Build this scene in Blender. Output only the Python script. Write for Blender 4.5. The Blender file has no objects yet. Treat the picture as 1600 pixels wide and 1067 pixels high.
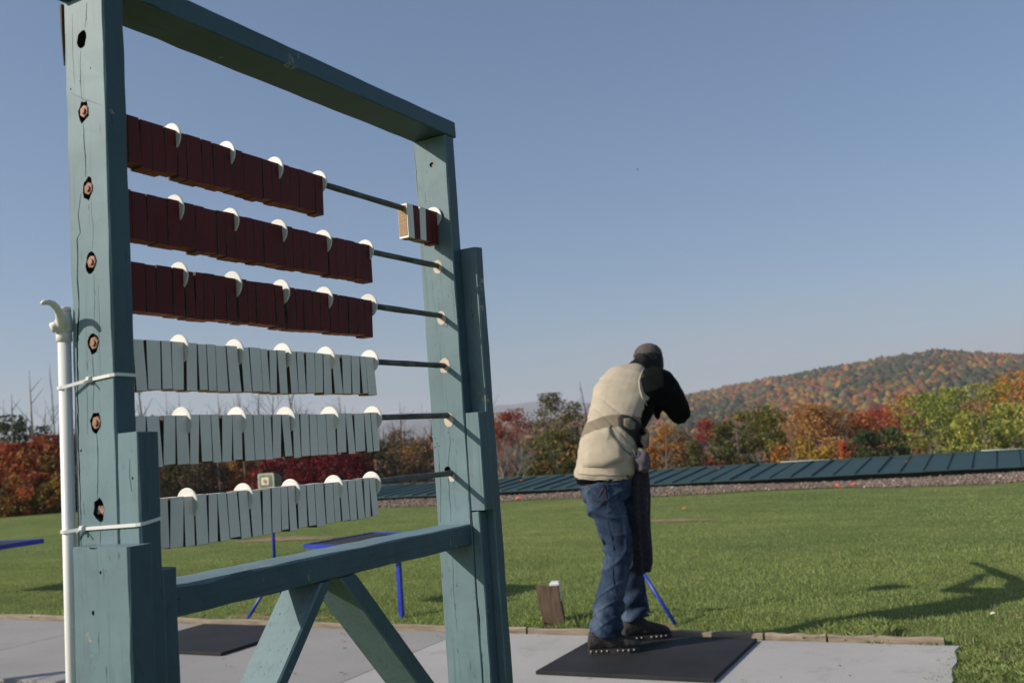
import bpy, bmesh, math, random
import numpy as np
from mathutils import Vector, Matrix, noise

scene = bpy.context.scene
R = math.radians

# ------------------------------------------------------------------ camera
cam_data = bpy.data.cameras.new('camera')
cam_data.sensor_width = 36.0
cam_data.lens = 33.48
cam_data.clip_start = 0.05
cam_data.clip_end = 12000
cam = bpy.data.objects.new('camera', cam_data)
scene.collection.objects.link(cam)
scene.camera = cam
CAM = Vector((0.0, 0.0, 1.2))
# rows: camera right, camera up, camera back, in world axes
right = Vector((0.88529309, 0.4590875, -0.07412701))
up = Vector((0.11389968, -0.05951424, 0.99170808))
back = Vector((0.45086917, -0.88639536, -0.10497747))
rot = Matrix((right, up, back)).transposed()
cam.matrix_world = Matrix.Translation(CAM) @ rot.to_4x4()
cam_data.dof.use_dof = True
cam_data.dof.focus_distance = 1.95
cam_data.dof.aperture_fstop = 7.1

# ------------------------------------------------------------------ light
SUN_AZ = R(47.0)      # direction the light travels, clockwise from +Y
SUN_EL = R(29.5)
world = bpy.data.worlds.new('World')
scene.world = world
world.use_nodes = True
wn = world.node_tree
for n in list(wn.nodes):
    wn.nodes.remove(n)
w_out = wn.nodes.new('ShaderNodeOutputWorld')
w_bg = wn.nodes.new('ShaderNodeBackground')
w_sky = wn.nodes.new('ShaderNodeTexSky')
w_sky.sky_type = 'NISHITA'
w_sky.sun_disc = False
w_sky.sun_elevation = SUN_EL
w_sky.sun_rotation = SUN_AZ + math.pi
w_sky.altitude = 200
w_sky.air_density = 1.0
w_sky.dust_density = 2.0
w_sky.ozone_density = 1.0
w_bg.inputs['Strength'].default_value = 0.12
# even tone grade of the whole sky: a pale, low-contrast autumn sky
w_gam = wn.nodes.new('ShaderNodeGamma')
w_gam.inputs['Gamma'].default_value = 0.75
w_mul = wn.nodes.new('ShaderNodeMix')
w_mul.data_type = 'RGBA'
w_mul.blend_type = 'MULTIPLY'
w_mul.inputs[0].default_value = 1.0
w_mul.inputs[7].default_value = (0.98, 1.14, 1.36, 1)
wn.links.new(w_sky.outputs[0], w_gam.inputs['Color'])
wn.links.new(w_gam.outputs[0], w_mul.inputs[6])
# faint low bank of thin cloud and lavender murk near the horizon, all the way round
w_tc = wn.nodes.new('ShaderNodeTexCoord')
w_mp = wn.nodes.new('ShaderNodeMapping')
w_mp.inputs['Scale'].default_value = (1.6, 1.6, 11.0)
w_no = wn.nodes.new('ShaderNodeTexNoise')
w_no.inputs['Scale'].default_value = 2.2
w_no.inputs['Detail'].default_value = 5
w_no.inputs['Roughness'].default_value = 0.55
wn.links.new(w_tc.outputs['Generated'], w_mp.inputs[0])
wn.links.new(w_mp.outputs[0], w_no.inputs['Vector'])
w_nr = wn.nodes.new('ShaderNodeMapRange')
w_nr.inputs[1].default_value = 0.42
w_nr.inputs[2].default_value = 0.72
w_nr.inputs[3].default_value = 0.12
w_nr.inputs[4].default_value = 0.75
wn.links.new(w_no.outputs[0], w_nr.inputs[0])
w_sep = wn.nodes.new('ShaderNodeSeparateXYZ')
wn.links.new(w_tc.outputs['Generated'], w_sep.inputs[0])
w_el = wn.nodes.new('ShaderNodeMapRange')
w_el.interpolation_type = 'SMOOTHSTEP'
w_el.inputs[1].default_value = 0.02
w_el.inputs[2].default_value = 0.17
w_el.inputs[3].default_value = 1.0
w_el.inputs[4].default_value = 0.0
wn.links.new(w_sep.outputs[2], w_el.inputs[0])
w_f = wn.nodes.new('ShaderNodeMath')
w_f.operation = 'MULTIPLY'
wn.links.new(w_nr.outputs[0], w_f.inputs[0])
wn.links.new(w_el.outputs[0], w_f.inputs[1])
w_mx = wn.nodes.new('ShaderNodeMix')
w_mx.data_type = 'RGBA'
wn.links.new(w_f.outputs[0], w_mx.inputs[0])
wn.links.new(w_mul.outputs[2], w_mx.inputs[6])
w_mx.inputs[7].default_value = (3.35, 3.25, 3.75, 1)
wn.links.new(w_mx.outputs[2], w_bg.inputs['Color'])
wn.links.new(w_bg.outputs[0], w_out.inputs['Surface'])

sun_data = bpy.data.lights.new('sun', 'SUN')
sun_data.energy = 5.0
sun_data.angle = R(0.5)
sun_data.color = (1.0, 0.915, 0.79)
sun = bpy.data.objects.new('sun', sun_data)
scene.collection.objects.link(sun)
sun_dir = Vector((math.sin(SUN_AZ) * math.cos(SUN_EL), math.cos(SUN_AZ) * math.cos(SUN_EL), -math.sin(SUN_EL)))
sun.rotation_mode = 'QUATERNION'
sun.rotation_quaternion = sun_dir.to_track_quat('-Z', 'Y')
sun.location = (-20, -20, 30)

scene.view_settings.view_transform = 'Standard'
scene.view_settings.look = 'None'
scene.view_settings.gamma = 1.0
scene.view_settings.use_curve_mapping = False
scene.view_settings.exposure = 0.0
scene.render.engine = 'CYCLES'
scene.cycles.max_bounces = 6
scene.cycles.volume_bounces = 1

# ------------------------------------------------------------------ helpers
COL = scene.collection


class MB:
    def __init__(self):
        self.v = []
        self.f = []
        self.m = []

    def add(self, verts, faces, mi=0):
        b = len(self.v)
        self.v += [tuple(p) for p in verts]
        for f in faces:
            self.f.append(tuple(i + b for i in f))
            self.m.append(mi)

    def box(self, x0, x1, y0, y1, z0, z1, mi=0):
        self.add([(x0, y0, z0), (x1, y0, z0), (x1, y1, z0), (x0, y1, z0), (x0, y0, z1), (x1, y0, z1), (x1, y1, z1), (x0, y1, z1)],
                 [(0, 3, 2, 1), (4, 5, 6, 7), (0, 1, 5, 4), (1, 2, 6, 5), (2, 3, 7, 6), (3, 0, 4, 7)], mi)

    def rings(self, rings, mi=0, cap=True, closed=True):
        b = len(self.v)
        n = len(rings[0])
        for r in rings:
            self.v += [tuple(p) for p in r]
        for k in range(len(rings) - 1):
            for i in range(n if closed else n - 1):
                j = (i + 1) % n
                self.f.append((b + k * n + i, b + k * n + j, b + (k + 1) * n + j, b + (k + 1) * n + i))
                self.m.append(mi)
        if cap:
            self.f.append(tuple(b + i for i in reversed(range(n))))
            self.m.append(mi)
            self.f.append(tuple(b + (len(rings) - 1) * n + i for i in range(n)))
            self.m.append(mi)

    def tube(self, pts, rad, n=8, mi=0, cap=True, flat=1.0):
        pts = [Vector(p) for p in pts]
        if not hasattr(rad, '__len__'):
            rad = [rad] * len(pts)
        rings = []
        ref = None
        for k, p in enumerate(pts):
            a = pts[max(k - 1, 0)]
            c = pts[min(k + 1, len(pts) - 1)]
            t = (c - a).normalized()
            if ref is None:
                ref = t.orthogonal().normalized()
            ref = (ref - t * ref.dot(t))
            if ref.length < 1e-6:
                ref = t.orthogonal()
            ref.normalize()
            b2 = t.cross(ref)
            rings.append([p + (ref * math.cos(2 * math.pi * i / n) * flat + b2 * math.sin(2 * math.pi * i / n)) * rad[k] for i in range(n)])
        self.rings(rings, mi, cap)

    def mesh(self, name, mats):
        me = bpy.data.meshes.new(name)
        me.from_pydata(self.v, [], self.f)
        for m in (mats if isinstance(mats, (list, tuple)) else [mats]):
            me.materials.append(m)
        if any(self.m):
            me.polygons.foreach_set('material_index', self.m)
        me.update()
        return me

    def build(self, name, mats, parent=None, smooth=False):
        me = self.mesh(name, mats)
        if smooth:
            shade_smooth(me)
        return link(name, me, parent)


def shade_smooth(me, angle=None):
    me.polygons.foreach_set('use_smooth', [True] * len(me.polygons))
    if angle is not None:
        me.set_sharp_from_angle(angle=R(angle))


def link(name, me, parent=None):
    o = bpy.data.objects.new(name, me)
    COL.objects.link(o)
    if parent is not None:
        o.parent = parent
    return o


def empty(name, loc=(0, 0, 0), rz=0.0, parent=None):
    o = bpy.data.objects.new(name, None)
    o.empty_display_size = 0.2
    COL.objects.link(o)
    o.location = loc
    o.rotation_euler = (0, 0, rz)
    if parent is not None:
        o.parent = parent
    return o


def tag(o, label=None, cat=None, group=None, kind=None):
    if label:
        o['label'] = label
    if cat:
        o['category'] = cat
    if group:
        o['group'] = group
    if kind:
        o['kind'] = kind
    return o


def fast_mesh(name, verts, faces, mats, col=None, smooth=False):
    """verts (N,3) array, faces (M,k) array, col (M,3) face colours"""
    verts = np.asarray(verts, np.float32)
    faces = np.asarray(faces, np.int32)
    M, k = faces.shape
    me = bpy.data.meshes.new(name)
    me.vertices.add(len(verts))
    me.vertices.foreach_set('co', verts.ravel())
    me.loops.add(M * k)
    me.loops.foreach_set('vertex_index', faces.ravel())
    me.polygons.add(M)
    me.polygons.foreach_set('loop_start', np.arange(0, M * k, k, dtype=np.int32))
    me.update(calc_edges=True)
    for m in (mats if isinstance(mats, (list, tuple)) else [mats]):
        me.materials.append(m)
    if col is not None:
        at = me.attributes.new('tint', 'FLOAT_COLOR', 'FACE')
        c = np.ones((M, 4), np.float32)
        c[:, :3] = col
        at.data.foreach_set('color', c.ravel())
    if smooth:
        me.polygons.foreach_set('use_smooth', np.ones(M, bool))
    return me


# ------------------------------------------------------------------ materials
def new_mat(name):
    m = bpy.data.materials.new(name)
    m.use_nodes = True
    nt = m.node_tree
    bs = nt.nodes.get('Principled BSDF')
    return m, nt, bs


def nz(nt, scale=(1, 1, 1), s=5.0, detail=4.0, rough=0.55, coord='Object', dist=0.0):
    tc = nt.nodes.new('ShaderNodeTexCoord')
    mp = nt.nodes.new('ShaderNodeMapping')
    mp.inputs['Scale'].default_value = scale
    no = nt.nodes.new('ShaderNodeTexNoise')
    no.inputs['Scale'].default_value = s
    no.inputs['Detail'].default_value = detail
    no.inputs['Roughness'].default_value = rough
    no.inputs['Distortion'].default_value = dist
    nt.links.new(tc.outputs[coord], mp.inputs[0])
    nt.links.new(mp.outputs[0], no.inputs['Vector'])
    return no


def ramp(nt, src, stops):
    r = nt.nodes.new('ShaderNodeValToRGB')
    el = r.color_ramp.elements
    while len(el) < len(stops):
        el.new(0.5)
    for e, (p, c) in zip(el, stops):
        e.position = p
        e.color = (c[0], c[1], c[2], 1) if hasattr(c, '__len__') else (c, c, c, 1)
    nt.links.new(src, r.inputs[0])
    return r


def mix(nt, fac, a, b, mode='MIX'):
    m = nt.nodes.new('ShaderNodeMix')
    m.data_type = 'RGBA'
    m.blend_type = mode
    if isinstance(fac, (int, float)):
        m.inputs[0].default_value = fac
    else:
        nt.links.new(fac, m.inputs[0])
    for sock, val in ((m.inputs[6], a), (m.inputs[7], b)):
        if hasattr(val, '__len__'):
            sock.default_value = (val[0], val[1], val[2], 1)
        else:
            nt.links.new(val, sock)
    return m.outputs[2]


def bump(nt, bs, height, strength=0.3, dist=0.002):
    b = nt.nodes.new('ShaderNodeBump')
    b.inputs['Strength'].default_value = strength
    b.inputs['Distance'].default_value = dist
    nt.links.new(height, b.inputs['Height'])
    nt.links.new(b.outputs[0], bs.inputs['Normal'])


def simple(name, col, rough=0.6, var=0.15, s=20.0, scale=(1, 1, 1), bstr=0.15, bdist=0.001, metal=0.0, spec=0.5):
    m, nt, bs = new_mat(name)
    no = nz(nt, scale, s)
    r = ramp(nt, no.outputs[0], [(0.3, [c * (1 - var) for c in col]), (0.7, [min(1, c * (1 + var)) for c in col])])
    nt.links.new(r.outputs[0], bs.inputs['Base Color'])
    bs.inputs['Roughness'].default_value = rough
    bs.inputs['Metallic'].default_value = metal
    bs.inputs['Specular IOR Level'].default_value = spec
    if bstr:
        bump(nt, bs, no.outputs[0], bstr, bdist)
    return m


def painted_wood(name, col, grain_axis='z', chip=(0.46, 0.38, 0.28), chipamt=0.66, rough=0.5):
    m, nt, bs = new_mat(name)
    sc = {'x': (1.5, 38, 38), 'y': (38, 1.5, 38), 'z': (38, 38, 1.5)}[grain_axis]
    g = nz(nt, sc, 3.0, 5, 0.6)
    big = nz(nt, (1, 1, 1), 7.0, 4, 0.6)
    base = ramp(nt, big.outputs[0], [(0.3, [c * 0.86 for c in col]), (0.55, col), (0.75, [c * 1.1 for c in col])])
    gr = ramp(nt, g.outputs[0], [(0.28, 0.72), (0.42, 1.0), (0.8, 1.04)])
    c1 = mix(nt, 1.0, base.outputs[0], gr.outputs[0], 'MULTIPLY')
    # chips: small specks where the paint has gone
    ch = nz(nt, tuple(1 if q < 10 else 0.6 for q in sc), 60.0, 6, 0.7)
    ch2 = nz(nt, (1, 1, 1), 9.0, 2, 0.5)
    mul = nt.nodes.new('ShaderNodeMath')
    mul.operation = 'MULTIPLY'
    nt.links.new(ch.outputs[0], mul.inputs[0])
    nt.links.new(ch2.outputs[0], mul.inputs[1])
    cr = ramp(nt, mul.outputs[0], [(chipamt * 0.6, 0.0), (chipamt * 0.6 + 0.015, 1.0)])
    dark = mix(nt, ch2.outputs[0], [c * 0.25 for c in col], chip)
    # fine checks running with the grain, and grime
    hs = nz(nt, tuple(4.0 if q > 10 else 0.55 for q in sc), 34.0, 3, 0.6)
    hr = ramp(nt, hs.outputs[0], [(0.665, 0.0), (0.70, 0.75)])
    c1 = mix(nt, hr.outputs[0], c1, [q * 0.28 for q in col])
    gm_ = nz(nt, (1, 1, 1), 22.0, 5, 0.7)
    gmr = ramp(nt, gm_.outputs[0], [(0.52, 0.0), (0.75, 0.45)])
    c1 = mix(nt, gmr.outputs[0], c1, [q * 0.62 for q in col])
    c2 = mix(nt, cr.outputs[0], c1, dark)
    nt.links.new(c2, bs.inputs['Base Color'])
    bs.inputs['Roughness'].default_value = rough
    bs.inputs['Specular IOR Level'].default_value = 0.22
    ad = nt.nodes.new('ShaderNodeMath')
    ad.operation = 'SUBTRACT'
    nt.links.new(g.outputs[0], ad.inputs[0])
    nt.links.new(cr.outputs[0], ad.inputs[1])
    bump(nt, bs, ad.outputs[0], 0.35, 0.0012)
    return m


TEAL_LIT = (0.150, 0.222, 0.243)     # faded teal, lighter on front and top for their sunlit look
TEAL_SHADED = (0.062, 0.108, 0.132)   # the same paint darkened, shade of the other faces put into colour
M_teal_z = painted_wood('teal_paint_upright', TEAL_LIT, 'z')
M_teal_y = painted_wood('teal_paint_along', TEAL_LIT, 'y')
M_shaded_z = painted_wood('shaded_teal_paint_upright', TEAL_SHADED, 'z', rough=.42)
M_shaded_y = painted_wood('shaded_teal_paint_along', TEAL_SHADED, 'y', rough=.42)
M_cut = simple('dark_split_wood', (0.018, 0.013, 0.010), 0.9, 0.4, 60, bstr=0.5)
M_maroon = painted_wood('maroon_paint', (0.120, 0.018, 0.017), 'z', chip=(0.42, 0.40, 0.38), chipamt=0.80, rough=0.6)
M_maroon_bottom = simple('maroon_bounce_lit', (0.26, 0.075, 0.05), 0.8, 0.3, 60)  # lighter maroon for block bottoms, bounce light put into the colour
M_white = simple('white_block_paint', (0.80, 0.745, 0.69), 0.6, 0.06, 9, (1, 1, 1), 0.15)
M_bare = simple('bare_pine_wood', (0.36, 0.23, 0.13), 0.85, 0.25, 30, (1, 12, 12), 0.3)
M_side = simple('shaded_block_side', (0.085, 0.065, 0.050), 0.95, 0.35, 40, (1, 1, 1), 0.3)  # raw wood sides, darkened to stand for shade in the gaps
M_disc = simple('white_plastic_disc', (0.70, 0.69, 0.64), 0.4, 0.04, 30, bstr=0.05)
M_rod = simple('peeling_grey_steel', (0.11, 0.11, 0.105), 0.65, 0.6, 90, (1, 0.4, 1), 0.9, 0.002, metal=0.35)
M_rust = simple('rusty_nut_steel', (0.30, 0.155, 0.105), 0.7, 0.35, 120, bstr=0.4, metal=0.3)
M_plug = simple('bare_routed_wood', (0.60, 0.50, 0.40), 0.85, 0.12, 80, (1, 1, 1), 0.3)
M_pvc = simple('white_pvc', (0.78, 0.77, 0.73), 0.38, 0.05, 14, bstr=0.03)
M_valve = simple('cream_valve_plastic', (0.70, 0.67, 0.60), 0.42, 0.08, 25, bstr=0.05)
M_tie = simple('white_nylon', (0.72, 0.71, 0.69), 0.35, 0.04, 40, bstr=0.0)
M_blue = simple('blue_enamel', (0.012, 0.035, 0.36), 0.4, 0.2, 18, bstr=0.05)
M_black = simple('black_mesh', (0.014, 0.014, 0.015), 0.9, 0.3, 60)
M_speaker = simple('olive_grey_housing', (0.115, 0.135, 0.095), 0.55, 0.15, 25)


def rubber():
    m, nt, bs = new_mat('black_rubber_mat')
    no = nz(nt, (1, 1, 1), 3.0, 5)
    r = ramp(nt, no.outputs[0], [(0.3, (0.012, 0.012, 0.014)), (0.7, (0.024, 0.024, 0.027))])
    sp = nz(nt, (1, 1, 1), 95.0, 2, 0.5)
    sr = ramp(nt, sp.outputs[0], [(0.70, 0.0), (0.73, 1.0)])
    nt.links.new(mix(nt, sr.outputs[0], r.outputs[0], (0.10, 0.085, 0.07)), bs.inputs['Base Color'])
    bs.inputs['Roughness'].default_value = 0.75
    bs.inputs['Specular IOR Level'].default_value = 0.3
    bump(nt, bs, sp.outputs[0], 0.4, 0.002)
    return m


def concrete(k=1.0):
    m, nt, bs = new_mat('worn_grey_concrete')
    a = nz(nt, (1, 1, 1), 1.3, 6, 0.6)
    b = nz(nt, (1, 1, 1), 160.0, 3, 0.6)
    r = ramp(nt, a.outputs[0], [(0.3, (0.355 * k, 0.340 * k, 0.325 * k)), (0.5, (0.395 * k, 0.378 * k, 0.36 * k)), (0.7, (0.425 * k, 0.405 * k, 0.385 * k))])
    r2 = ramp(nt, b.outputs[0], [(0.3, 0.74), (0.5, 1.0), (0.72, 1.12)])
    st = nz(nt, (1, 1, 1), 4.0, 7, 0.75)
    rs = ramp(nt, st.outputs[0], [(0.54, 0.0), (0.72, 0.45)])
    c = mix(nt, 1.0, r.outputs[0], r2.outputs[0], 'MULTIPLY')
    nt.links.new(mix(nt, rs.outputs[0], c, (0.20, 0.18, 0.155)), bs.inputs['Base Color'])
    bs.inputs['Roughness'].default_value = 0.88
    bump(nt, bs, b.outputs[0], 0.35, 0.002)
    return m


def lawn():
    m, nt, bs = new_mat('mown_lawn')
    big = nz(nt, (1, 1, 1), 0.22, 4, 0.6)
    mid = nz(nt, (0.5, 1.3, 1), 1.6, 6, 0.7)
    fine = nz(nt, (1, 1.0, 1), 28.0, 6, 0.75)
    c1 = ramp(nt, mid.outputs[0], [(0.25, (0.098, 0.140, 0.036)), (0.5, (0.150, 0.192, 0.052)), (0.75, (0.215, 0.240, 0.078))])
    c2 = ramp(nt, big.outputs[0], [(0.36, (0.72, 0.82, 0.78)), (0.64, (1.25, 1.15, 1.12))])
    c3 = ramp(nt, fine.outputs[0], [(0.3, 0.55), (0.5, 0.95), (0.75, 1.35)])
    c = mix(nt, 1.0, c1.outputs[0], c2.outputs[0], 'MULTIPLY')
    c = mix(nt, 1.0, c, c3.outputs[0], 'MULTIPLY')
    dry = nz(nt, (0.35, 1.6, 1), 0.9, 5, 0.65)
    rd = ramp(nt, dry.outputs[0], [(0.66, 0.0), (0.76, 0.65)])
    nt.links.new(mix(nt, rd.outputs[0], c, (0.21, 0.165, 0.085)), bs.inputs['Base Color'])
    bs.inputs['Roughness'].default_value = 0.9
    bs.inputs['Specular IOR Level'].default_value = 0.15
    bump(nt, bs, fine.outputs[0], 0.8, 0.03)
    return m


def tinted(name, rough=0.8, trans=0.25, spec=0.2, var=0.0):
    """colour comes from the per-face 'tint' attribute (species colour of leaves, blades, stones)"""
    m, nt, bs = new_mat(name)
    at = nt.nodes.new('ShaderNodeAttribute')
    at.attribute_name = 'tint'
    no = nz(nt, (1, 1, 1), 3.0, 3)
    r = ramp(nt, no.outputs[0], [(0.3, 0.85), (0.7, 1.15)])
    c = mix(nt, 1.0, at.outputs['Color'], r.outputs[0], 'MULTIPLY')
    nt.links.new(c, bs.inputs['Base Color'])
    bs.inputs['Roughness'].default_value = rough
    bs.inputs['Specular IOR Level'].default_value = spec
    if trans > 0:
        out = nt.nodes.get('Material Output')
        tr = nt.nodes.new('ShaderNodeBsdfTranslucent')
        nt.links.new(c, tr.inputs['Color'])
        ms = nt.nodes.new('ShaderNodeMixShader')
        ms.inputs[0].default_value = trans
        nt.links.new(bs.outputs[0], ms.inputs[1])
        nt.links.new(tr.outputs[0], ms.inputs[2])
        nt.links.new(ms.outputs[0], out.inputs['Surface'])
    return m


M_rubber = rubber()
M_conc = concrete()
M_conc_b = concrete(.74)
M_lawn = lawn()
M_leaf = tinted('autumn_leaves', 0.75, 0.3)
M_leafl = M_leaf
M_blade = tinted('grass_blades', 0.7, 0.35, 0.25)
M_stone = tinted('gravel_stones', 0.9, 0.0)
M_far = tinted('distant_forest_crowns', 0.95, 0.0, 0.05)
M_bark = simple('grey_brown_bark', (0.125, 0.105, 0.085), 0.95, 0.35, 8, (1, 1, 0.2), 0.6, 0.02)
M_bark_pale = simple('pale_grey_bark', (0.23, 0.21, 0.185), 0.95, 0.3, 8, (1, 1, 0.2), 0.5, 0.02)
M_forest_floor = simple('forest_floor', (0.075, 0.058, 0.032), 1.0, 0.4, 0.4, bstr=0.3, bdist=0.3)
M_hill = simple('wooded_hill_ground', (0.070, 0.055, 0.032), 1.0, 0.4, 0.05, bstr=0)
M_ridge = simple('far_ridge_woods', (0.060, 0.058, 0.040), 1.0, 0.35, 0.02, bstr=0)
M_roof = simple('green_roof_steel', (0.014, 0.043, 0.044), 0.62, 0.15, 3.0, bstr=0.0)
M_roof_dark = simple('dark_green_fascia', (0.004, 0.014, 0.013), 0.6, 0.2, 3.0, bstr=0.0)
M_edge = simple('weathered_edging_timber', (0.25, 0.20, 0.145), 0.9, 0.35, 6, (1, 10, 10), 0.6, 0.004)
M_stump = simple('weathered_brown_timber', (0.12, 0.078, 0.050), 0.9, 0.4, 8, (6, 6, 1), 0.7, 0.005)
M_gravel = simple('gravel_bed', (0.15, 0.115, 0.085), 0.95, 0.35, 14, bstr=0.8, bdist=0.02)
M_orange = simple('orange_clay_target', (0.85, 0.13, 0.03), 0.6, 0.1, 30, bstr=0)
M_clay = simple('dark_flying_clay', (0.10, 0.11, 0.09), 0.6, 0.1, 30, bstr=0)
M_soil = simple('bare_soil', (0.24, 0.155, 0.09), 1.0, 0.3, 6, bstr=0.5, bdist=0.01)
# ------------------------------------------------------------------ terrain
rng = np.random.default_rng(7)


def sstep(t):
    t = np.clip(t, 0, 1)
    return t * t * (3 - 2 * t)


SLAB_X0, SLAB_X1, SLAB_Y0, SLAB_Y1 = -13.2, -0.35, 3.86, 5.46


def terrain_z(x, y):
    x = np.asarray(x, float)
    y = np.asarray(y, float)
    z = -0.03 + 0.018 * np.sin(x * 0.9 + 1.3) * np.sin(y * 0.7) + 0.02 * np.sin(x * 0.31 + y * 0.23)
    z = z - 7.0 * sstep((y - 24.0) / 40.0)
    # level shelf under the slab
    m = sstep((x - (SLAB_X0 - .8)) / .6) * sstep((SLAB_X1 + .9 - x) / .6) * sstep((y - (SLAB_Y0 - .8)) / .6) * sstep((SLAB_Y1 + .9 - y) / .6)
    return z * (1 - m) + (-0.045) * m


def grid_axis(parts):
    out = []
    for a, b, n in parts:
        out += list(np.linspace(a, b, n, endpoint=False))
    out.append(parts[-1][1])
    return np.array(out)


gx = grid_axis([(-400, -60, 16), (-60, -16, 30), (-16, 4, 90), (4, 60, 40), (60, 400, 12)])
gy = grid_axis([(-60, 0, 20), (0, 14, 70), (14, 30, 48), (30, 90, 40), (90, 400, 12)])
GX, GY = np.meshgrid(gx, gy, indexing='ij')
GZ = terrain_z(GX, GY)
V = np.stack([GX, GY, GZ], -1).reshape(-1, 3)
nx, ny = GX.shape
ii, jj = np.meshgrid(np.arange(nx - 1), np.arange(ny - 1), indexing='ij')
a = (ii * ny + jj).ravel()
Fq = np.stack([a, a + ny, a + ny + 1, a + 1], -1)
me = fast_mesh('lawn', V, Fq, [M_lawn, M_forest_floor], smooth=True)
cy = V[Fq].mean(1)[:, 1]
me.polygons.foreach_set('material_index', (cy > 27.0).astype(np.int32))
tag(link('ground', me), kind='structure')

# ------------------------------------------------------------------ pavement of concrete pads
pav = tag(empty('pavement', (0, 0, 0)), kind='structure')
joints = [SLAB_X0, -9.75, -6.55, -3.30, SLAB_X1]
for k in range(4):
    x0, x1 = joints[k] + 0.004, joints[k + 1] - 0.004
    mb = MB()
    ys = [SLAB_Y0, SLAB_Y1]
    if k == 3:      # ragged right end, overgrown
        rag = []
        for q in range(15):
            y = SLAB_Y0 + (SLAB_Y1 - SLAB_Y0) * q / 14
            rag.append((x1 + 0.012 * math.sin(q * 1.9) + 0.01 * math.sin(q * 4.3), y))
        top = [(x0, SLAB_Y0, 0)] + [(x, y, 0) for x, y in rag] + [(x0, SLAB_Y1, 0)]
    else:
        top = [(x0, SLAB_Y0, 0), (x1, SLAB_Y0, 0), (x1, SLAB_Y1, 0), (x0, SLAB_Y1, 0)]
    bot = [(x, y, -0.12) for x, y, z in top]
    mb.rings([bot, top])
    mb.build('concrete_slab', M_conc if k == 3 else M_conc_b, pav)

# timber edging along the far side of the pads
edging = empty('timber_edging', (-0.3, 5.5, 0))
tag(edging, 'low weathered timber edging between the concrete pads and the lawn, grass growing over it', 'edging')
x = -0.12
k = 0
random.seed(3)
for ln in (0.58, 0.33, 0.62, 0.85, 1.9, 1.5, 2.2, 1.7, 2.4, 2.0):
    mb = MB()
    n = 9
    rings = []
    zt = 0.032 + random.uniform(-.006, .006)
    yo = random.uniform(-.006, .006)
    for q in range(n):
        xx = x - ln * q / (n - 1)
        w = 0.036 + 0.004 * math.sin(q * 2.3 + k)
        zz = zt + 0.004 * math.sin(q * 1.7 + k * 2)
        rings.append([(xx, 0.01 - w / 2 + yo, -0.09), (xx, 0.01 + w / 2 + yo, -0.09), (xx, 0.01 + w / 2 + yo, zz - .004), (xx, .01 + w / 2 - .005 + yo, zz), (xx, .01 - w / 2 + .005 + yo, zz + .001), (xx, .01 - w / 2 + yo, zz - .005)])
    mb.rings(rings)
    o = mb.build('plank', M_edge, edging)
    x -= ln + 0.012
    k += 1

# ------------------------------------------------------------------ rubber mats on the pads


def rubber_mat(x0, x1, y0, y1, label, lip=0.02):
    mb = MB()
    b = 0.006
    cs = [(x0, y0), (x1, y0), (x1, y1), (x0, y1)]
    cx, cyy = (x0 + x1) / 2, (y0 + y1) / 2
    pts = []
    for i in range(4):
        p, q = cs[i], cs[(i + 1) % 4]
        for s in range(6):
            t = s / 6
            pts.append((p[0] + (q[0] - p[0]) * t, p[1] + (q[1] - p[1]) * t))
    ins = [(cx + (x - cx) * (1 - b), cyy + (y - cyy) * (1 - b)) for x, y in pts]
    wav = lambda x, y: 0.0015 * math.sin(x * 7) + 0.0015 * math.sin(y * 9 + 1)
    mb.rings([[(x, y, 0.0015) for x, y in pts], [(x, y, lip - .003) for x, y in pts], [(x, y, lip) for x, y in ins]])
    o = mb.build('rubber_mat', M_rubber)
    tag(o, label, 'mat', 'black rubber standing mats on the pads')
    return o


rubber_mat(-2.31, -1.37, 4.53, 5.42, "black rubber mat under the shooter's feet")
rubber_mat(-5.53, -4.56, 4.60, 5.42, 'black rubber mat on the pad seen through the left brace of the scoreboard')
rubber_mat(-8.98, -8.02, 4.66, 5.42, 'black rubber mat at the left edge, only its corner showing')

# ------------------------------------------------------------------ bunker with long green metal roof
BX1, BX0, BY = 2.6, -20.6, 19.78
bunker = empty('trap_bunker', (BX1, BY, 0))
tag(bunker, 'long low green metal roof of the bunker running across the far side of the lawn', 'bunker roof', None)
PW = 0.41
proto_me = None
n_pan = int((BX1 - BX0) / PW)
mb = MB()
# panel in local coords: x across, y up-slope, standing seam on its right edge
T_ = 0.03
sl = 0.155 / 2.45


def zr(y):
    return 0.108 + sl * y


for (xa, xb, h) in ((0.0, PW - 0.03, 0.0), (PW - 0.03, PW - 0.003, 0.028)):
    y0, y1 = -0.19, 2.45
    mb.add([(xa, y0, zr(y0) - .02), (xb, y0, zr(y0) - .02), (xb, y1, zr(y1) - .02), (xa, y1, zr(y1) - .02),
            (xa, y0, zr(y0) + h), (xb, y0, zr(y0) + h), (xb, y1, zr(y1) + h), (xa, y1, zr(y1) + h)],
           [(0, 3, 2, 1), (4, 5, 6, 7), (0, 1, 5, 4), (1, 2, 6, 5), (2, 3, 7, 6), (3, 0, 4, 7)])
proto_me = mb.mesh('roof_panel', M_roof)
for k in range(n_pan):
    o = link('roof_panel', proto_me, bunker)
    o.location = (-PW * (k + 1), 0, 0.004 * math.sin(k * 1.7))
    o.rotation_euler = (R(0.15 * math.sin(k * 2.1)), 0, 0)
mb = MB()
mb.box(BX0 - BX1 + .3, 0.02, 0.0, 0.03, -0.14, 0.082)
mb.build('fascia', M_roof_dark, bunker)
mb = MB()
mb.box(BX0 - BX1 + .3, 0.02, 2.455, 2.56, 0.12, zr(2.45) + .035)
mb.build('ridge_cap', M_roof, bunker)
mb = MB()
mb.box(BX0 - BX1 + .35, -.02, 0.14, 2.4, -0.6, 0.03)
mb.build('concrete_wall', M_conc, bunker)
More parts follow.
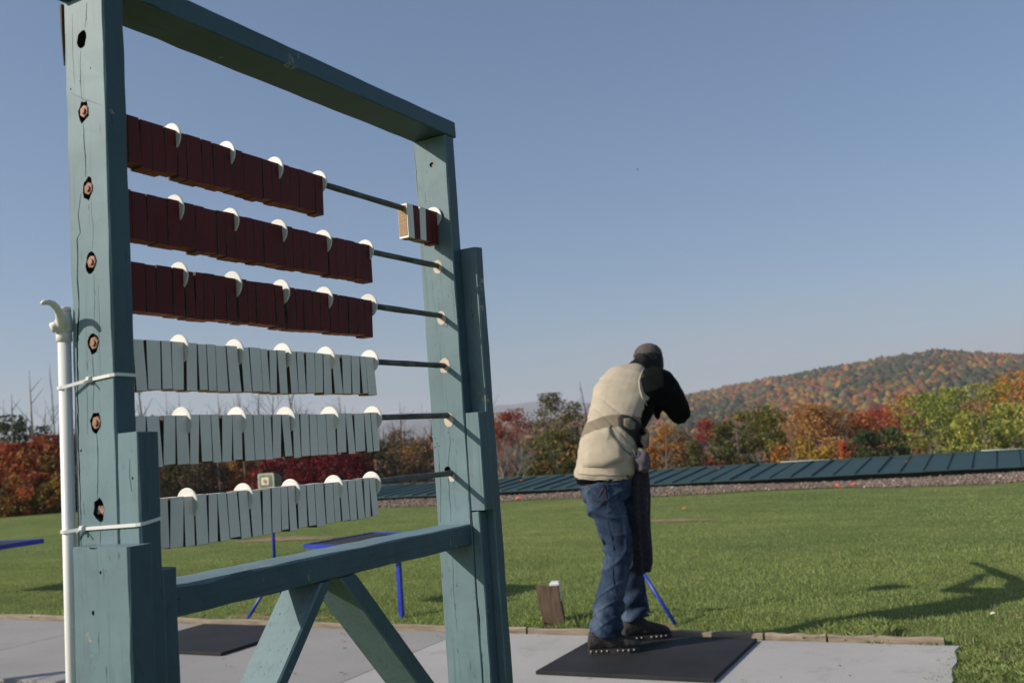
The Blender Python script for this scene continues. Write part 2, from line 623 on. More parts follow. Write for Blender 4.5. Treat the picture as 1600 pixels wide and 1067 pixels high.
for xa, xb in ((-3.15, -2.35), (-7.3, -6.2), (-15.6, -14.5)):
    mb = MB()
    mb.rings([[(xa, 2.47, .255), (xa, 2.55, .255), (xa, 2.55, .305), (xa, 2.49, .31)], [(xb, 2.47, .255), (xb, 2.55, .255), (xb, 2.55, .295), (xb, 2.49, .30)]])
    mb.build('pale_ridge_flashing', M_pvc, bunker)

# gravel strip in front of the bunker
n = 22000
gxs = rng.uniform(-21.5, 3.5, n)
gys = 17.5 + 2.4 * rng.random(n) ** 0.8 + 0.25 * np.sin(gxs * 1.3)
sz = rng.uniform(0.010, 0.034, n) * (1 + 0.8 * (rng.random(n) > 0.96))
octa = np.array([(1, 0, 0), (0, 1, 0), (-1, 0, 0), (0, -1, 0), (0, 0, .8), (0, 0, -.6)], float)
of = np.array([(0, 1, 4), (1, 2, 4), (2, 3, 4), (3, 0, 4), (1, 0, 5), (2, 1, 5), (3, 2, 5), (0, 3, 5)])
ang = rng.uniform(0, 6.28, n)
ov = octa[None] * (sz[:, None, None] * rng.uniform(.6, 1.3, (n, 6, 1)))
ca, sa = np.cos(ang)[:, None], np.sin(ang)[:, None]
vx = ov[:, :, 0] * ca - ov[:, :, 1] * sa
vy = ov[:, :, 0] * sa + ov[:, :, 1] * ca
base = terrain_z(gxs, gys)
VV = np.stack([vx + gxs[:, None], vy + gys[:, None], ov[:, :, 2] + base[:, None] + .015], -1).reshape(-1, 3)
FF = (of[None] + (np.arange(n) * 6)[:, None, None]).reshape(-1, 3)
pal = np.array([(.20, .155, .12), (.15, .115, .085), (.27, .225, .19), (.22, .14, .105), (.10, .075, .06), (.50, .46, .41)])
pc = pal[rng.choice(6, n, p=[.3, .27, .14, .14, .12, .03])]
me = fast_mesh('gravel', VV, FF, M_stone, np.repeat(pc, 8, 0))
tag(link('gravel', me), 'brown and grey gravel strip in front of the green bunker roof', 'gravel', kind='stuff')
mb = MB()
xs = np.linspace(-22, 4, 60)
r1 = [(x, 17.55 + .25 * math.sin(x * 1.3) + .12 * math.sin(x * 4.1), float(terrain_z(x, 17.15)) + .006) for x in xs]
r2 = [(x, 19.9, float(terrain_z(x, 19.9)) + .012) for x in xs]
mb.rings([r1, r2], cap=False, closed=False)
tag(mb.build('gravel_bed', M_gravel), kind='structure')

# orange shards of broken clay targets


def shard(x, y, s, rz, label, zoff=0.03, grp='orange clay shards lying on the range'):
    mb = MB()
    pts = []
    nseg = 7
    for ringr, zz in ((1.0, 0), (0.95, .28), (0.62, .42), (0.2, .45)):
        pts.append([(ringr * s * math.cos(t), ringr * s * math.sin(t), zz * s * .8) for t in [i * 2.6 / nseg for i in range(nseg + 1)]])
    mb.rings(pts, cap=False, closed=False)
    inner = [[(p[0] * .86, p[1] * .86, p[2] - .02 * s) for p in r] for r in pts]
    mb.rings([list(reversed(r)) for r in inner], cap=False, closed=False)
    o = mb.build('clay_shard', M_orange)
    o.location = (x, y, float(terrain_z(x, y)) + zoff)
    o.rotation_euler = (R(25), R(-20), rz)
    tag(o, label, 'clay shard', grp)


shard(-2.55, 17.95, .055, .3, 'orange clay shard, rightmost of the pair on the gravel right of the shooter')
shard(-2.78, 17.8, .07, 2.2, 'orange clay shard with another orange shard touching its right, on the gravel')
shard(-9.15, 17.8, .075, 1.2, 'bright orange clay shard on the gravel just right of the scoreboard post')
shard(-4.4, 13.9, .04, .8, 'small orange clay shard alone on the grass right of the shooter')
for (x, y, lab) in ((-8.1, 21.0, 'tiny orange shard on the green roof left of the shooter'), (-10.9, 21.4, 'tiny orange shard high on the green roof beside the scoreboard post'),
                    (-8.9, 20.6, 'tiny orange shard low on the green roof left of the shooter'), (-5.95, 21.6, 'tiny orange shard on the green roof right of the shooter\'s hip'),
                    (-1.9, 21.0, 'tiny orange shard on the green roof below the yellow-green trees')):
    shard(x, y, .035, x, lab, zoff=zr(y - BY) + .02 - float(terrain_z(x, y)) + float(0), grp='tiny orange shards on the green roof')

# thin drift of soil patches on the lawn (bare spots)


def soil_patch(x, y, rx, ry, label):
    mb = MB()
    ring = []
    for i in range(22):
        t = i * 2 * math.pi / 22
        f = 1 + .22 * math.sin(3 * t + x) + .12 * math.sin(7 * t)
        px, py = x + rx * f * math.cos(t), y + ry * f * math.sin(t)
        ring.append((px, py, float(terrain_z(px, py)) + .008))
    c = [(x, y, float(terrain_z(x, y)) + .014)]
    mb.add(ring + c, [(i, (i + 1) % 22, 22) for i in range(22)])
    o = mb.build('soil_patch', M_soil)
    tag(o, kind='structure')


soil_patch(-10.3, 11.9, .9, .28, 'a')
soil_patch(-5.4, 5.95, .5, .16, 'b')
soil_patch(-2.2, 5.85, .28, .12, 'c')
soil_patch(-4.1, 12.6, .5, .16, 'd')

# ------------------------------------------------------------------ grass blades


def grass_field(n, y0, y1, hmin, hmax, wid, seed, xl=None, xr=None, pw=1.0, lean=0.6, keep=None, clover=False, over=False):
    g = np.random.default_rng(seed)
    y = y0 + (y1 - y0) * g.random(n) ** pw
    lo = (-1.42 * y - .6) if xl is None else np.full(n, xl)
    hi = (0.06 * y + .35) if xr is None else np.full(n, xr)
    x = lo + (hi - lo) * g.random(n)
    ok = ~((x > SLAB_X0) & (x < SLAB_X1 - .03 + .05 * np.sin(y * 21) + .03 * np.sin(y * 47)) & (y > SLAB_Y0) & (y < 5.535))
    if over:
        ok = np.ones(n, bool)
    if keep is not None:
        ok &= keep(x, y, g)
    x, y = x[ok], y[ok]
    n = len(x)
    z = terrain_z(x, y)
    clump = np.clip(0.5 + 0.35 * np.sin(x * 2.1 + 1.7 * np.sin(y * 1.3)) * np.sin(y * 1.9 + 1.1 * np.sin(x * .9)) + .3 * np.sin(x * .61 + 2 * np.sin(y * .37)) * np.sin(y * .83 + 1.3 * np.sin(x * .29)), 0, 1)
    fine = 0.5 + 0.5 * np.sin(x * 11.3 + 3 * np.sin(y * 4.3)) * np.sin(y * 9.1 + 2 * np.sin(x * 5.9))
    h = (hmin + (hmax - hmin) * g.random(n) ** 1.5) * (0.65 + .35 * clump + .3 * fine)
    w = wid * g.uniform(.7, 1.3, n)
    az = g.uniform(0, 6.283, n)
    dx, dy = np.cos(az), np.sin(az)
    ln = g.uniform(.15, lean, n) * h
    la = az + g.uniform(.8, 2.4, n)
    lx, ly = np.cos(la) * ln, np.sin(la) * ln
    if clover:
        ln = h * 1.1
        lx, ly = np.cos(la) * ln, np.sin(la) * ln
    p = np.zeros((n, 4, 3))
    p[:, 0] = np.stack([x - dx * w, y - dy * w, z - .004], -1)
    p[:, 1] = np.stack([x + dx * w, y + dy * w, z - .004], -1)
    p[:, 2] = np.stack([x + dx * w * .7 + lx * .4, y + dy * w * .7 + ly * .4, z + h * .62], -1)
    p[:, 3] = np.stack([x + lx, y + ly, z + h], -1)
    faces = (np.array([[0, 1, 2, 3]])[None] + (np.arange(n) * 4)[:, None, None]).reshape(-1, 4)
    cA, cB, cC = np.array((.185, .250, .074)), np.array((.365, .420, .145)), np.array((.45, .38, .21))
    t = np.clip(.45 * clump + .55 * g.random(n), 0, 1)[:, None]
    c = cA * (1 - t) + cB * t
    dryp = (g.random(n) < (0.05 + .09 * (clump < .2)))[:, None]
    c = np.where(dryp, cC * g.uniform(.6, 1.1, (n, 1)), c)
    return p.reshape(-1, 3), faces, c


allv, allf, allc = [], [], []
off = 0


def add_grass(t):
    global off
    v, f, c = t
    allv.append(v)
    allf.append(f + off)
    allc.append(c)
    off += len(v)


add_grass(grass_field(260000, 5.54, 9.5, .010, .030, .0022, 1))
add_grass(grass_field(130000, 9.5, 15.0, .008, .022, .0030, 2))
add_grass(grass_field(40000, 15.0, 24.0, .010, .025, .005, 3, keep=lambda x, y, g: ~((y > 17.0) & (y < 22.6) & (x < 3.2) & (x > -21))))
# longer unmown fringe along the edging
add_grass(grass_field(15000, 5.53, 5.74, .025, .09, .0022, 4, xl=-13.0, xr=0.6, lean=.9, pw=1.5,
                      keep=lambda x, y, g: g.random(len(x)) < (.22 + .78 * (np.sin(x * 3.1 + 1) * np.sin(x * 7.7) > -.1))))
# overgrown corner right of the pads, and near side of the pads
add_grass(grass_field(60000, 3.6, 5.7, .02, .06, .0030, 5, xl=-.50, xr=1.2, lean=1.0))
add_grass(grass_field(22000, 4.0, 5.6, .02, .05, .010, 6, xl=-.38, xr=1.0, clover=True))
add_grass(grass_field(30000, 3.2, 3.87, .02, .06, .0035, 7, xl=-9, xr=-1.0))
add_grass(grass_field(5000, 5.4, 5.95,   .03, .10, .0022, 8, xl=-1.15, xr=-.72, lean=1.1, pw=.8))
add_grass(grass_field(1800, 5.6, 5.95, .04, .13, .0022, 9, xl=-3.0, xr=-2.45, lean=.9))
add_grass(grass_field(9000, 3.9, 5.62, .02, .055, .0028, 14, xl=-.56, xr=-.30, lean=1.1, over=True, keep=lambda x, y, g: x > -.36 - .13 * np.abs(np.sin(y * 9.3 + 1)) * np.sin(y * 4.1 + .4) ** 2 - .05 * g.random(len(x))))
add_grass(grass_field(2600, 5.44, 5.55, .03, .07, .0025, 15, xl=-2.2, xr=-.3, lean=1.0, over=True, keep=lambda x, y, g: np.sin(x * 6.1 + .7) * np.sin(x * 15.3) > .45))
gm = fast_mesh('grass', np.concatenate(allv), np.concatenate(allf), M_blade, np.concatenate(allc))
tag(link('grass', gm), 'short mown green grass of the lawn with longer tufts at the edging', 'grass', kind='stuff')

# fallen leaves and small litter blown over the lawn and the pads
n = 420
g = np.random.default_rng(91)
fy = np.concatenate([g.uniform(5.6, 16, 340), g.uniform(3.9, 5.5, 80)])
fx = -1.35 * fy * g.random(n) + .3
fz = np.where(fy > 5.55, terrain_z(fx, fy) + .022, .006)
an = g.uniform(0, 6.28, n)
sz = g.uniform(.006, .019, n)
P4 = np.stack([np.stack([fx + np.cos(an + k * 1.5708) * sz * (1 if k % 2 else .6), fy + np.sin(an + k * 1.5708) * sz * (1 if k % 2 else .6), fz + g.uniform(0, .010, n)], -1) for k in range(4)], 1)
pal = np.array([(.30, .16, .06), (.38, .24, .09), (.20, .10, .05), (.42, .33, .18), (.5, .13, .04)])
me = fast_mesh('fallen_leaves', P4.reshape(-1, 3), np.arange(n * 4).reshape(-1, 4), M_leafl, pal[g.choice(5, n, p=[.3, .25, .25, .15, .05])])
tag(link('fallen_leaves', me), 'scattered small dry leaves on the lawn and the concrete', 'leaves', kind='stuff')

# ------------------------------------------------------------------ hill and far ridge
TH = [(-60, 4), (-40, 10), (-30, 20), (-23.6, 26), (-17.2, 35.6), (-12.4, 42.6), (-8.9, 47.4), (-5.4, 51.5), (-2.8, 53), (-1.2, 48), (.9, 44), (4, 42), (10, 36), (22, 24), (40, 8)]
thx = np.array([t for t, h in TH], float)
thy = np.array([h for t, h in TH], float)


def hill_z(th, r):
    hh = np.interp(np.degrees(th), thx, thy)
    s = sstep((r - 230) / 570.0)
    z = -8 + (hh + 8 - 12.5) * s
    z = z + 2.2 * np.sin(th * 37 + r * .013) * s * (1 - s) * 4 * .5 + 1.2 * np.sin(r * .031 + th * 61) * s * (1 - s) * 2
    return z - 40 * sstep((r - 830) / 400)


ths = np.radians(np.linspace(-62, 42, 150))
rs = np.concatenate([np.linspace(200, 900, 40), np.linspace(930, 1300, 8)])
A_, B_ = np.meshgrid(ths, rs, indexing='ij')
V = np.stack([np.sin(A_) * B_, np.cos(A_) * B_, hill_z(A_, B_)], -1).reshape(-1, 3)
nx, ny = A_.shape
ii, jj = np.meshgrid(np.arange(nx - 1), np.arange(ny - 1), indexing='ij')
a = (ii * ny + jj).ravel()
tag(link('hill', fast_mesh('hill', V, np.stack([a, a + 1, a + ny + 1, a + ny], -1), M_hill, smooth=True)), kind='structure')

bm = bmesh.new()
bmesh.ops.create_icosphere(bm, subdivisions=2, radius=1.0)
ico_v = np.array([v.co[:] for v in bm.verts])
ico_f = np.array([[v.index for v in f.verts] for f in bm.faces])
bm.free()
bm = bmesh.new()
bmesh.ops.create_icosphere(bm, subdivisions=1, radius=1.0)
ico1_v = np.array([v.co[:] for v in bm.verts])
ico1_f = np.array([[v.index for v in f.verts] for f in bm.faces])
bm.free()


def crowns(n, seed, th0, th1, r0, r1, smin, smax, zf, iv, if_):
    g = np.random.default_rng(seed)
    th = np.radians(g.uniform(th0, th1, n))
    r = np.sqrt(g.uniform(r0 ** 2, r1 ** 2, n))
    s = g.uniform(smin, smax, n)
    base = zf(th, r)
    k = len(iv)
    asp = g.uniform(.75, 1.5, n)
    jit = g.uniform(.72, 1.25, (n, k, 1))
    v = iv[None] * jit * s[:, None, None]
    v[:, :, 2] *= asp[:, None]
    v[:, :, 0] += (np.sin(th) * r)[:, None]
    v[:, :, 1] += (np.cos(th) * r)[:, None]
    v[:, :, 2] += (base + s * .75)[:, None]
    f = (if_[None] + (np.arange(n) * k)[:, None, None]).reshape(-1, 3)
    pal = np.array([(.052, .060, .032), (.064, .068, .038), (.21, .085, .028), (.25, .125, .036), (.15, .05, .034), (.11, .08, .056), (.19, .14, .04), (.038, .048, .03), (.11, .08, .048)])
    patch = np.sin(th * 23 + r * .011) + np.sin(th * 51 - r * .02 + 2) + g.normal(0, 1.0, n)
    idx = np.where(patch > .55, g.choice([2, 3, 4, 8, 6, 2], n), np.where(patch < -.8, g.choice([0, 1, 7, 7], n), g.choice([0, 1, 5, 8, 2, 6, 1], n)))
    c = pal[idx] * g.uniform(.75, 1.2, (n, 1))
    c = np.repeat(c, len(if_), 0) * g.uniform(.8, 1.15, (n * len(if_), 1))
    return v.reshape(-1, 3), f, c


v1, f1, c1 = crowns(46000, 11, -40, 18, 330, 850, 1.2, 2.9, hill_z, ico1_v, ico1_f)
me = fast_mesh('hill_forest', v1, f1, M_far, c1)
tag(link('hill_forest', me), 'autumn forest of orange, rust and dull green crowns covering the hill', 'forest', kind='stuff')

# far ridge, several kilometres away
mb = MB()
prof = []
for i in range(90):
    th = R(-70 + i * 1.1)
    hgt = 108 + 12 * math.sin(i * .21) + 5 * math.sin(i * .83) + 2.5 * math.sin(i * 2.7)
    prof.append((th, hgt))
r0 = [(math.sin(t) * 2500, math.cos(t) * 2500, -10) for t, h in prof]
r1 = [(math.sin(t) * 2850, math.cos(t) * 2850, h * .72) for t, h in prof]
r2 = [(math.sin(t) * 3050, math.cos(t) * 3050, h) for t, h in prof]
r3 = [(math.sin(t) * 3600, math.cos(t) * 3600, h * .3) for t, h in prof]
mb.rings([r0, r1, r2, r3], cap=False, closed=False)
tag(mb.build('ridge', M_ridge, smooth=True), kind='structure')
# valley floor out to the horizon
mb = MB()
nseg = 72
mb.rings([[(math.sin(i * 2 * math.pi / nseg) * r, math.cos(i * 2 * math.pi / nseg) * r, z) for i in range(nseg)] for r, z in ((150, -8.5), (1200, -12), (5200, -14))], cap=False)
tag(mb.build('valley_floor', M_hill), kind='structure')
# ------------------------------------------------------------------ near trees
PAL = {
    'orangegreen': [((0.312, 0.299, 0.058), .45), ((0.221, 0.247, 0.052), .25), ((0.546, 0.221, 0.039), .2), ((0.429, 0.299, 0.065), .1)],
    'yellowgreen': [((0.311, 0.324, 0.065), .45), ((0.216, 0.257, 0.054), .3), ((0.432, 0.392, 0.081), .15), ((0.135, 0.176, 0.041), .1)],
    'olive': [((0.115, 0.124, 0.032), .5), ((0.074, 0.088, 0.024), .35), ((0.189, 0.149, 0.047), .15)],
    'oliveyellow': [((0.140, 0.147, 0.034), .4), ((0.077, 0.091, 0.025), .25), ((0.336, 0.266, 0.049), .25), ((0.210, 0.154, 0.042), .1)],
    'olivetip': [((0.142, 0.149, 0.038), .5), ((0.351, 0.176, 0.047), .2), ((0.081, 0.095, 0.027), .3)],
    'brownolive': [((0.142, 0.119, 0.047), .5), ((0.095, 0.092, 0.035), .3), ((0.216, 0.142, 0.054), .2)],
    'darkolive': [((0.065, 0.068, 0.026), .6), ((0.111, 0.091, 0.039), .4)],
    'darkgreen': [((0.049, 0.075, 0.029), .6), ((0.085, 0.111, 0.036), .3), ((0.130, 0.117, 0.052), .1)],
    'redorange': [((0.460, 0.115, 0.040), .45), ((0.345, 0.075, 0.034), .25), ((0.483, 0.196, 0.057), .2), ((0.207, 0.081, 0.034), .1)],
    'red': [((0.324, 0.060, 0.042), .5), ((0.240, 0.042, 0.036), .3), ((0.408, 0.132, 0.072), .2)],
    'crimson': [((0.218, 0.018, 0.025), .55), ((0.138, 0.014, 0.018), .3), ((0.299, 0.046, 0.034), .15)],
    'redmix': [((0.330, 0.060, 0.030), .36), ((0.210, 0.042, 0.027), .22), ((0.360, 0.165, 0.038), .2), ((0.150, 0.150, 0.033), .12), ((0.480, 0.135, 0.038), .1)],
    'tan': [((0.437, 0.218, 0.075), .5), ((0.345, 0.161, 0.057), .25), ((0.483, 0.299, 0.103), .15), ((0.230, 0.138, 0.057), .1)],
    'yellow': [((0.495, 0.330, 0.044), .6), ((0.363, 0.220, 0.039), .3), ((0.220, 0.187, 0.044), .1)],
    'orange': [((0.483, 0.218, 0.034), .5), ((0.391, 0.138, 0.029), .3), ((0.345, 0.230, 0.046), .2)],
    'brown': [((0.180, 0.117, 0.063), .6), ((0.255, 0.150, 0.068), .25), ((0.120, 0.083, 0.045), .15)],
    'orangebrown': [((0.174, 0.116, 0.058), .65), ((0.580, 0.232, 0.043), .2), ((0.131, 0.102, 0.043), .15)],
}


def leaf_quads(centres, sizes, g, pal, shade_jit=.3):
    n = len(centres)
    nrm = g.normal(0, 1, (n, 3))
    nrm[:, 2] += .5
    nrm /= np.linalg.norm(nrm, axis=1, keepdims=True)
    t = np.cross(nrm, g.normal(0, 1, (n, 3)))
    t /= np.linalg.norm(t, axis=1, keepdims=True)
    b = np.cross(nrm, t)
    s = sizes[:, None]
    p = np.stack([centres - t * s, centres - b * s * .6, centres + t * s, centres + b * s * .6], 1)
    f = np.arange(n * 4).reshape(-1, 4)
    return p.reshape(-1, 3), f


def tree_limbs(mb, base, H, r0, g, n=7, spread=.5, lean=0.05):
    pts = []
    for k in range(6):
        t = k / 5
        pts.append(base + Vector((lean * H * t * g.uniform(-1, 1), lean * H * t * g.uniform(-1, 1), H * .82 * t - (.3 if k == 0 else 0))))
    mb.tube(pts, [r0 * (1 - .82 * k / 5) for k in range(6)], 7)
    tips = []
    for i in range(n):
        t = .22 + .6 * (i + g.random()) / n
        k = min(int(t * 5), 4)
        p = pts[k].lerp(pts[k + 1], t * 5 - k)
        az = g.uniform(0, 6.28)
        L = H * spread * (1.05 - t) * g.uniform(.7, 1.15)
        q1 = p + Vector((math.cos(az) * L * .5, math.sin(az) * L * .5, L * .35))
        q2 = p + Vector((math.cos(az) * L, math.sin(az) * L, L * .8))
        mb.tube([p, q1, q2], [r0 * .38 * (1 - t * .6), r0 * .22 * (1 - t * .6), r0 * .06], 5)
        tips += [q1, q2]
    return pts, tips


def leafy_tree(idx, x, y, ztop, rad, kind, label):
    g = np.random.default_rng(1000 + idx)
    zb = float(terrain_z(x, y))
    H = max(1.2, ztop - zb)
    low = H < 4.2
    root = empty('small_tree' if low else 'tree', (x, y, zb))
    tag(root, label, 'tree' if not low else 'shrub', 'trees and shrubs beyond the lawn')
    mb = MB()
    pts, tips = tree_limbs(mb, Vector((0, 0, 0)), H, .035 * H ** .8 + .02, g, 8, .42)
    mb.build('trunk', M_bark, root)
    # crown: clumps in an uneven egg, gaps between them
    nl = int(4600 * min(2.2, (rad / 1.6) ** 1.6) + 1500)
    ncl = int(26 + rad * 22)
    zc0, zc1 = (.06 if low else .10) * H, H
    u = g.random(ncl)
    zc = zc0 + (zc1 - zc0) * u
    prof = np.sin(np.pi * np.clip((u * .88 + .10), 0, 1)) ** .65
    rr = rad * prof * np.sqrt(g.random(ncl)) * g.uniform(.75, 1.12, ncl)
    aa = g.uniform(0, 6.283, ncl)
    cl = np.stack([rr * np.cos(aa), rr * np.sin(aa), zc], -1)
    cs = rad * g.uniform(.16, .36, ncl)
    which = g.integers(0, ncl, nl)
    d = g.normal(0, 1, (nl, 3))
    d /= np.linalg.norm(d, axis=1, keepdims=True)
    rad_in = cs[which] * (.45 + .65 * g.random(nl) ** .5)
    P = cl[which] + d * rad_in[:, None] * np.array([1, 1, .75])
    P[:, 2] = np.clip(P[:, 2], .05, H * 1.02)
    dens = 1.35 if kind in ('brown', 'orangebrown', 'brownolive', 'tan') else 1.0
    keep = g.random(nl) < (1 / dens)
    P, which = P[keep], which[keep]
    sz = g.uniform(.045, .105, len(P)) * (.75 + .08 * rad)
    v, f = leaf_quads(P, sz, g, None)
    pal = PAL[kind]
    cols = np.array([c for c, w in pal])
    ws = np.array([w for c, w in pal])
    ws = ws / ws.sum()
    ccl = g.choice(len(pal), ncl, p=ws)
    if kind == 'orangegreen':
        ccl = np.where(zc > .72 * H, 2, ccl)
    if kind in ('redmix',):
        ccl = np.where((zc < .45 * H) & (g.random(ncl) < .6), g.choice([2, 3], ncl), ccl)
    cidx = np.where(g.random(len(P)) < .72, ccl[which], g.choice(len(pal), len(P), p=ws))
    c = cols[cidx] * g.uniform(.7, 1.25, (len(P), 1))
    me = fast_mesh('crown', v, f, M_leaf, c)
    link('crown', me, root)


def bare_tree(idx, x, y, ztop, rad, label, pale=False):
    g = np.random.default_rng(3000 + idx)
    zb = float(terrain_z(x, y))
    H = ztop - zb
    root = empty('bare_tree', (x, y, zb))
    tag(root, label, 'tree', 'bare trees beyond the lawn')
    mat = M_bark_pale if pale or idx % 3 == 0 else M_bark
    mb = MB()
    r0 = .018 * H
    nt = 1 if rad < 1 else (2 + idx % 3)
    lim = MB()

    def branch(p, d, L, r, depth):
        q = p + d * L * .5 + Vector(g.normal(0, .04, 3)) * L
        e = q + (d + Vector(g.normal(0, .16, 3))).normalized() * L * .5
        lim.tube([p, q, e], [r, r * .75, r * .5], 4 if depth < 2 else 3, cap=False)
        if depth >= 4 or L < .12:
            return
        for i in range(3 if depth < 3 else 2):
            nd = (d * .9 + Vector(g.normal(0, .42, 3)) + Vector((0, 0, .25))).normalized()
            branch(p.lerp(e, g.uniform(.35, 1.0)), nd, L * g.uniform(.5, .72), r * .5, depth + 1)

    for s in range(nt):
        a0 = g.uniform(0, 6.28)
        b0 = Vector((math.cos(a0), math.sin(a0), 0)) * (rad * .15 if nt > 1 else 0)
        dirv = Vector((math.cos(a0) * .16 * (nt > 1), math.sin(a0) * .16 * (nt > 1), 1)).normalized()
        hh = H * (1 if s == 0 else g.uniform(.7, .95))
        pts = [b0 + dirv * hh * t + Vector((g.normal(0, .05), g.normal(0, .05), 0)) * (t > 0) for t in (0, .2, .4, .6, .8, 1)]
        pts[0].z -= .3
        mb.tube(pts, [r0 * f for f in (1, .85, .66, .48, .28, .08)], 6)
        nb = int(9 + rad * 3)
        for i in range(nb):
            t = .25 + .72 * i / nb
            k = min(int(t * 5), 4)
            p = pts[k].lerp(pts[k + 1], t * 5 - k)
            az = g.uniform(0, 6.28)
            dd = Vector((math.cos(az) * .75, math.sin(az) * .75, .85)).normalized()
            branch(p, dd, rad * (1.15 - t) * g.uniform(.6, 1.0) + .25, r0 * .38 * (1.1 - t), 1)
    mb.build('trunk', mat, root)
    lim.build('branches', mat, root)


